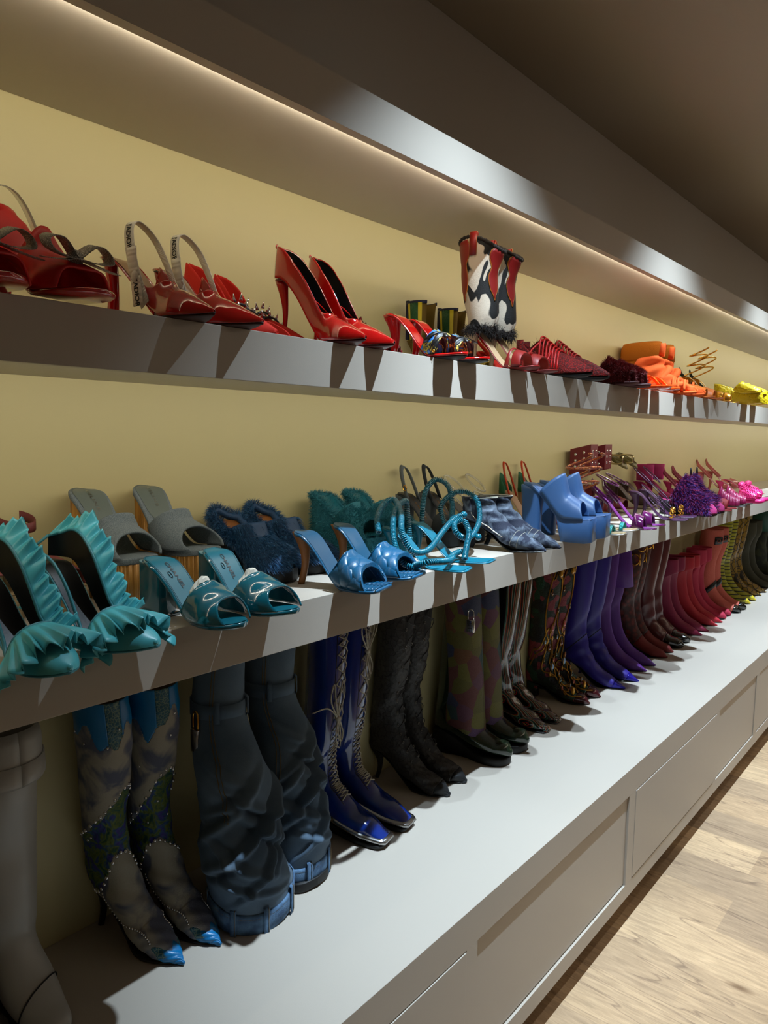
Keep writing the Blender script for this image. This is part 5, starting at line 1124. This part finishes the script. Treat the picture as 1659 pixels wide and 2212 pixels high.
# --- black lace jacquard boots
jaq = mat('black_lace_jacquard', (.018, .018, .020), .6, c2=(.17, .16, .15), tex='edge', scale=60, lo=.02, hi=.06, bump=.8, bscale=90, btex='voro'); bks = mat('black_suede', (.025, .03, .04), .7, sheen=.3, sheencol=(.2, .25, .35)); pan = mat('black_panel', (.03, .03, .033), .7)
for i, (toe, ang) in enumerate((((1.69, 1.150), 11), ((1.792, 1.160), 11))):
    def ex(t, up_, rows, s):
        pn = obj('lacing_panel', MB().grid([[Vector(surf(rows, .36+.62*q_/24, (-.55+1.1*k/10) % (2*pi), .0016)) for k in range(11)] for q_ in range(25)]), pan, t)
        for sg in (1, -1):
            for k in range(13):
                p = Vector(surf(rows, .38+.58*k/12, sg*.48 % (2*pi), .003)); obj('eyelet', MB().tube([p+Vector((.0042*cos(b), 0, .0042*sin(b))) for b in [2*pi*q_/8 for q_ in range(8)]], .0012, 5, True), mat('gunmetal', (.45, .43, .40), .3, metal=1), pn)
        obj('black_cord', MB().tube([Vector(surf(rows, .38+.58*k/52, (.48*sin(k*1.1)) % (2*pi), .006+.003*sin(k*.7))) for k in range(53)], .0013, 5), blk, pn)
    boot(BP(i, 'black floral lace boot with eyelets and dark suede toe, @ one'), 'black lace boots', toe, ang, jaq, L=.255, H=.095, ht=.56, sw=.046, sd=.048, cap=.17, capm=bks, extra=ex, toet='almond', name='lace_up_boot', wr=lambda q, a: .003*sin(33*q+2*a)+.0015*sin(70*q+5*a))
# --- colourful hexagon knit boots with folded shaft
hexm = mat('hexagon_mesh_knit', (.38, .20, .20), .7, c2=(.36, .34, .14), tex='cells', scale=19, lo=.12, hi=.88, bump=1, bscale=420, btex='voro', c3=((.20, .22, .33), (.36, .21, .28), (.42, .27, .16), (.18, .27, .27), (.40, .38, .15), (.32, .20, .34))); blksn = mat('black_snake_leather', (.02, .03, .03), .2, coat=.5, c2=(.10, .16, .10), tex='edge', scale=220, lo=.0, hi=.06)
for i, (toe, ang) in enumerate((((1.995, 1.122), 11), ((2.118, 1.130), 11))):
    def ex(t, up_, rows, s, i=i):
        c0 = [Vector(surf(rows, .99, 2*pi*k/48)) for k in range(49)]; cc = sum(c0[:-1], Vector())/48
        def ring(z_, k, w=0): return [(cc.x+(p.x-cc.x)*k+w*cos(3*j/48*2*pi)*.004, cc.y+(p.y-cc.y)*k-.002-(.56-z_)*.05, z_-.035*max(0, cos(2*pi*j/48))*(.5-z_)*2) for j, p in enumerate(c0)]
        obj('folded_shaft', MB().grid([ring(.585, 1.02), ring(.588, 1.12), ring(.52, 1.22), ring(.40, 1.25, .5), ring(.28, 1.30, 1), ring(.16, 1.36, 1.5), ring(.105, 1.40, 2)]), hexm, t, thick=.003)
        if i == 0:
            p = Vector((cc.x-.055, cc.y-.055, .50)); lk = obj('padlock', MB().box(p.x-.006, p.x+.006, p.y-.014, p.y+.014, .425, .465), chrome, t, bevel=.002); obj('shackle', MB().tube(crv([(p.x, p.y-.009, .465), (p.x, p.y-.009, .49), (p.x, p.y, .497), (p.x, p.y+.009, .49), (p.x, p.y+.009, .465)], 14), .0022, 6), chrome, lk)
            obj('lock_emblem', MB().tube([(p.x-.0065, p.y-.006, .455), (p.x-.0065, p.y+.006, .455), (p.x-.0065, p.y+.006, .447), (p.x-.0065, p.y-.006, .447), (p.x-.0065, p.y-.006, .438), (p.x-.0065, p.y+.006, .438)], .0012, 4), blk, lk)
    boot(BP(i, 'dark multicoloured hexagon mesh boot with round black snakeskin toe, @ one'), 'hexagon mesh boots', toe, ang, blksn, L=.26, H=.05, ht=.57, base=.025, toet='round', W=.050, sw=.045, sd=.045, ankle=.038, heelk='block', hd=(.03, .034), hm=blkr, solem_=blkr, solemode='flat', extra=ex, name='mesh_boot')
# --- striped patent boots
strp = mat('striped_patent', (.02, .02, .03), .2, coat=.6, c2=(.02, .02, .03), tex='wave', scale=26, lo=.0, hi=1.0, dist=1.6, det=1, stretch=(1, 1, .10), c3=((.02, .02, .03), (.02, .02, .03), (.75, .16, .16), (.02, .02, .03), (.03, .03, .05), (.75, .62, .22), (.02, .02, .03), (.60, .63, .70), (.02, .02, .03), (.02, .02, .03), (.16, .45, .35), (.02, .02, .03)))
for i, (toe, ang) in enumerate((((2.315, 1.155), 11), ((2.420, 1.165), 12))):
    boot(BP(i, 'black patent boot with thin rainbow stripes and square toe, @ one'), 'striped patent boots', toe, ang, strp, L=.25, H=.06, ht=.60, toet='square', sw=.044, sd=.050, ankle=.040, heelk='block', hd=(.022, .020), name='striped_boot', wr=lambda q, a: .003*sin(24*q+2*a)+.002*sin(50*q+3*a))
# --- jewelled boots
jwl = mat('jewelled_brocade', (.08, .15, .10), .5, c2=(.50, .16, .20), tex='cells', scale=34, lo=.15, hi=.85, bump=.8, bscale=200, btex='voro', c3=((.05, .05, .05), (.48, .15, .19), (.08, .24, .17), (.03, .03, .03))); jgold = mat('antique_gold', (.62, .44, .16), .32, metal=.9); gems = [mat('gem_%s' % n_, c, .08, coat=1) for n_, c in (('amber', (.85, .60, .08)), ('ice', (.55, .70, .85)), ('rose', (.75, .35, .35)), ('emerald', (.05, .22, .18)), ('garnet', (.35, .03, .06)))]
sgl = mat('wine_glitter', (.25, .05, .08), .25, metal=.3, coat=.6)
for i, (toe, ang) in enumerate((((2.66, 1.160), 12), ((2.762, 1.160), 12))):
    def ex(t, up_, rows, s, i=i):
        rg_ = random.Random(i+3)
        for k in range(9):
            a0 = rg_.uniform(-2.2, .8); P = [Vector(surf(rows, .30+.075*k+.02*sin(j*.9+k)+.035*j/14, (a0+1.9*j/14) % (2*pi), .004)) for j in range(15)]; obj('gold_chain', MB().tube(P, .0026, 6), jgold, t)
        obj('gold_chain', MB().tube([Vector(surf(rows, .22+.74*j/30, (-.3+.35*sin(j*.8)) % (2*pi), .005)) for j in range(31)], .0034, 6), jgold, t)
        obj('gold_chain', MB().tube([Vector(surf(rows, .16+.80*j/30, (-1.0+.3*sin(j*.6+2)) % (2*pi), .005)) for j in range(31)], .003, 6), jgold, t)
        for k in range(17):
            p = Vector(surf(rows, .26+.043*k, (-.3+.9*sin(k*2.1)*.6-.25) % (2*pi), .007)); r_ = .0075+.004*(k % 3 == 0); st_ = obj('jewel', MB().ball(p, r_, 10, sz=(1, .7, 1.25)), gems[k % 5], t)
            obj('gold_setting', MB().tube([p+Vector((r_*1.15*cos(b), -.001, r_*1.4*sin(b))) for b in [2*pi*q_/14 for q_ in range(14)]], .0018, 5, True), jgold, st_)
    boot(BP(i, 'brocade boot encrusted with gold chains and coloured jewels, @ one'), 'jewelled boots', toe, ang, jwl, L=.25, H=.06, ht=.60, toet='almond', sw=.044, sd=.052, ankle=.038, heelk='block', hd=(.022, .020), cap=.22, capm=sgl, extra=ex, name='jewelled_boot')
# --- the run of plain tall boots
vio = mat('indigo_satin', (.15, .10, .48), .45, sheen=.5, sheencol=(.4, .35, .9), bump=.03, bscale=60); viop = mat('indigo_metallic_toe', (.12, .09, .55), .25, metal=.4); prp = mat('violet_stretch', (.30, .10, .44), .6, sheen=.6, sheencol=(.6, .3, .9))
wrk = lambda q, a: (.0024*sin(60*q+1.5*a) if .38 < q < .62 else .0004)
def thinstrap(t, up_, rows, s): obj('ankle_cord', MB().tube([Vector(surf(rows, .60, 2*pi*k/24, .003)) for k in range(24)], .0018, 5, True), blk, t)
for i, (toe, ang) in enumerate((((2.925, 1.125), 12), ((3.055, 1.118), 12))):
    boot(BP(i, 'indigo satin boot with needle toe and thin ankle cord, @ one'), 'indigo satin boots', toe, ang, vio, L=.265, H=.10, ht=.62, sw=.046, sd=.050, ankle=.033, cap=.19, capm=viop, wr=wrk, extra=thinstrap, name='satin_boot')
def flarecuff(t, up_, rows, s):
    c0 = [Vector(surf(rows, .98, 2*pi*k/48)) for k in range(49)]; cc = sum(c0[:-1], Vector())/48
    R_ = lambda z_, k: [(cc.x+(p.x-cc.x)*k*(1+.10*sin(j*.8)*(k-1)), cc.y+(p.y-cc.y)*k, z_) for j, p in enumerate(c0)]
    obj('flared_cuff', MB().grid([R_(.60, 1.02), R_(.55, 1.15), R_(.45, 1.42), R_(.36, 1.62)]), prp, t, thick=.002)
for i, (toe, ang) in enumerate((((3.215, 1.142), 12), ((3.325, 1.142), 12))):
    boot(BP(i, 'violet stretch boot with pointed toe and hanging flared cuff, @ one'), 'violet flared-cuff boots', toe, ang, prp, L=.265, H=.10, ht=.60, sw=.042, sd=.045, ankle=.034, extra=flarecuff if i else None, name='stretch_boot')
drd = mat('rust_red_braided_leather', (.42, .11, .08), .5, bump=1, bscale=45, btex='voro', c2=(.20, .03, .03), tex='voro', scale=45, lo=.1, hi=.6); rst = mat('rust_red_suede', (.42, .07, .05), .7)
def golda(t, up_, rows, s):
    for a, zt_ in ((5.5, .93), (5.05, .88)):
        p = Vector(surf(rows, zt_, a, .006)); obj('gold_ring', MB().tube([p+Vector((.0, .022*cos(b), .026*sin(b))) for b in [2*pi*k/16+.6 for k in range(14)]], .003, 6), goldm, t); obj('gold_bar', MB().tube([p+Vector((0, -.024, -.026)), p+Vector((0, -.024, .026))], .003, 6), goldm, t)
for i, (toe, ang) in enumerate((((3.49, 1.145), 12), ((3.60, 1.155), 12))):
    boot(BP(i, 'rust red braided boot with gold hardware and suede foot, @ one'), 'rust red braided boots', toe, ang, drd, L=.255, H=.09, ht=.60, sw=.050, sd=.054, ankle=.038, cap=.40, capm=rst, toet='almond', extra=golda, name='braided_boot')
mrn = mat('maroon_crease_leather', (.34, .12, .13), .35, coat=.2, bump=.4, bscale=30); blkp = mat('black_patent', (.015, .015, .017), .12, coat=1)
for i, (toe, ang) in enumerate((((3.72, 1.145), 12), ((3.84, 1.15), 12))):
    boot(BP(i, 'dark maroon leather boot with creased shaft and black toe, @ one'), 'maroon creased boots', toe, ang, mrn, L=.25, H=.06, ht=.62, sw=.056, sd=.060, ankle=.048, fat=.012, cap=.30, capm=blkp, toet='round', W=.042, heelk='block', hd=(.026, .026), name='leather_boot', wr=lambda q, a: .002*sin(40*q+a))
cri = mat('crimson_stretch', (.55, .02, .14), .6, sheen=.6); mgt = mat('magenta_stretch', (.50, .01, .22), .6, sheen=.6); cor_ = mat('coral_red_stretch', (.66, .05, .14), .6, sheen=.6); pkr = mat('rose_pink_suede', (.66, .14, .25), .8, sheen=.4)
for m_, nm, lab, X, ht_, g_ in ((mgt, 'sock_boot', 'deep magenta stretch boot with needle toe, @ one of its pair', (4.02, 4.13), .40, 'magenta sock boots'), (cor_, 'sock_boot', 'crimson red stretch boot with needle toe, @ one of its pair', (4.29, 4.39), .38, 'crimson sock boots')):
    for i in (0, 1): boot(BP(i, lab), g_, (X[i], 1.145), 12, m_, L=.27, H=.10, ht=ht_, sw=.045, sd=.055, ankle=.036, name=nm)
for i, X in enumerate((4.50, 4.60)): boot(BP(i, 'rose pink suede boot with rounded toe beside the crimson boots, @ one'), 'rose pink boots', (X, 1.155), 12, pkr, L=.25, H=.07, ht=.40, sw=.044, sd=.055, ankle=.042, toet='round', W=.044, heelk='block', hd=(.026, .026), name='suede_boot')
ptr = mat('pink_towelling', (.78, .40, .34), .95, bump=1, bscale=240)
def terryx(t, up_, rows, s):
    obj('black_ankle_band', MB().grid([[Vector(surf(rows, tt, 2*pi*k/32, .004)) for k in range(33)] for tt in (.53, .56, .60)]), blk, t, thick=.002)
    obj('label_panel', MB().grid([[Vector(surf(rows, tt, (5.0+.9*k/8) % (2*pi), .004)) for k in range(9)] for tt in (.895, .92, .945)]), blk, t, thick=.001)
    p = Vector(surf(rows, .92, 5.35, .006)); obj('round_emblem', MB().tube([p+Vector((-.004*cos(b), .008*cos(b), .010*sin(b))) for b in [2*pi*k/14 for k in range(14)]], .0012, 5, True), ptr, t)
for i, (X) in enumerate((4.725, 4.84)):
    boot(BP(i, 'pink towelling boot with black ankle band and shiny black toe, @ one'), 'pink towelling boots', (X, 1.13), 12, ptr, L=.26, H=.06, ht=.50, sw=.051, sd=.060, ankle=.046, fat=.01, cap=.20, capm=blkp, toet='round', W=.042, heelk='block', hd=(.026, .026), extra=terryx, name='towelling_boot')
ysn = mat('yellow_snakeskin', (.10, .07, .03), .4, c2=(.55, .42, .10), tex='edge', scale=30, lo=.03, hi=.10, bump=.3, bscale=200); yst = mat('yellow_tape_print', (.62, .60, .12), .5, c2=(.03, .03, .03), tex='wave', scale=14, lo=.80, hi=.86, det=0)
for n_ in yst.node_tree.nodes:
    if n_.type == 'TEX_WAVE': n_.bands_direction = 'Z'
for i, X in enumerate((5.03, 5.16)):
    boot(BP(i, 'black and yellow ruler-striped boot with yellow toe, @ one of its pair'), 'ruler-striped boots', (X, 1.15), 12, yst, L=.26, H=.08, ht=.62, sw=.05, sd=.055, cap=.15, capm=ylw, toet='almond', name='tape_boot')
for i, X in enumerate((5.34, 5.48)):
    boot(BP(i, 'tall golden snakeskin boot with dark markings, @ one of its pair'), 'golden snakeskin boots', (X, 1.16), 12, ysn, L=.26, H=.08, ht=.62, sw=.052, sd=.056, name='snakeskin_boot')
olv = mat('olive_suede', (.22, .21, .14), .8)
for i, X in enumerate((5.68, 5.84)):
    boot(BP(i, 'olive suede boot with grey toe at the far right, @ one of its pair'), 'olive suede boots', (X, 1.16), 12, olv, L=.26, H=.08, ht=.46, sw=.05, sd=.055, cap=.12, capm=greyl, toet='almond', name='olive_boot')
grnb = mat('bottle_green_satin', (.01, .25, .16), .5, sheen=.3); camo = mat('olive_camouflage', (.17, .18, .08), .8, c2=(.09, .10, .05), scale=24, lo=.45, hi=.55)
def overtop(t, up_, rows, s):
    c0 = [Vector(surf(rows, .99, 2*pi*k/48)) for k in range(49)]; cc = sum(c0[:-1], Vector())/48
    R_ = lambda z_, k: [(cc.x+(p.x-cc.x)*k, cc.y+(p.y-cc.y)*k, z_) for p in c0]
    obj('folded_cuff', MB().grid([R_(.61, 1.0), R_(.61, 1.25), R_(.50, 1.32), R_(.36, 1.36)]), grnb, t, thick=.003)
for i, X in enumerate((6.12, 6.34)):
    boot(BP(i, 'olive camouflage boot under a bottle green folded cuff, @ one'), 'green-cuffed boots', (X, 1.16), 12, camo, L=.26, H=.05, ht=.60, sw=.060, sd=.062, ankle=.056, fat=.015, toet='round', W=.05, extra=overtop, heelk='block', hd=(.03, .03), name='camouflage_boot')
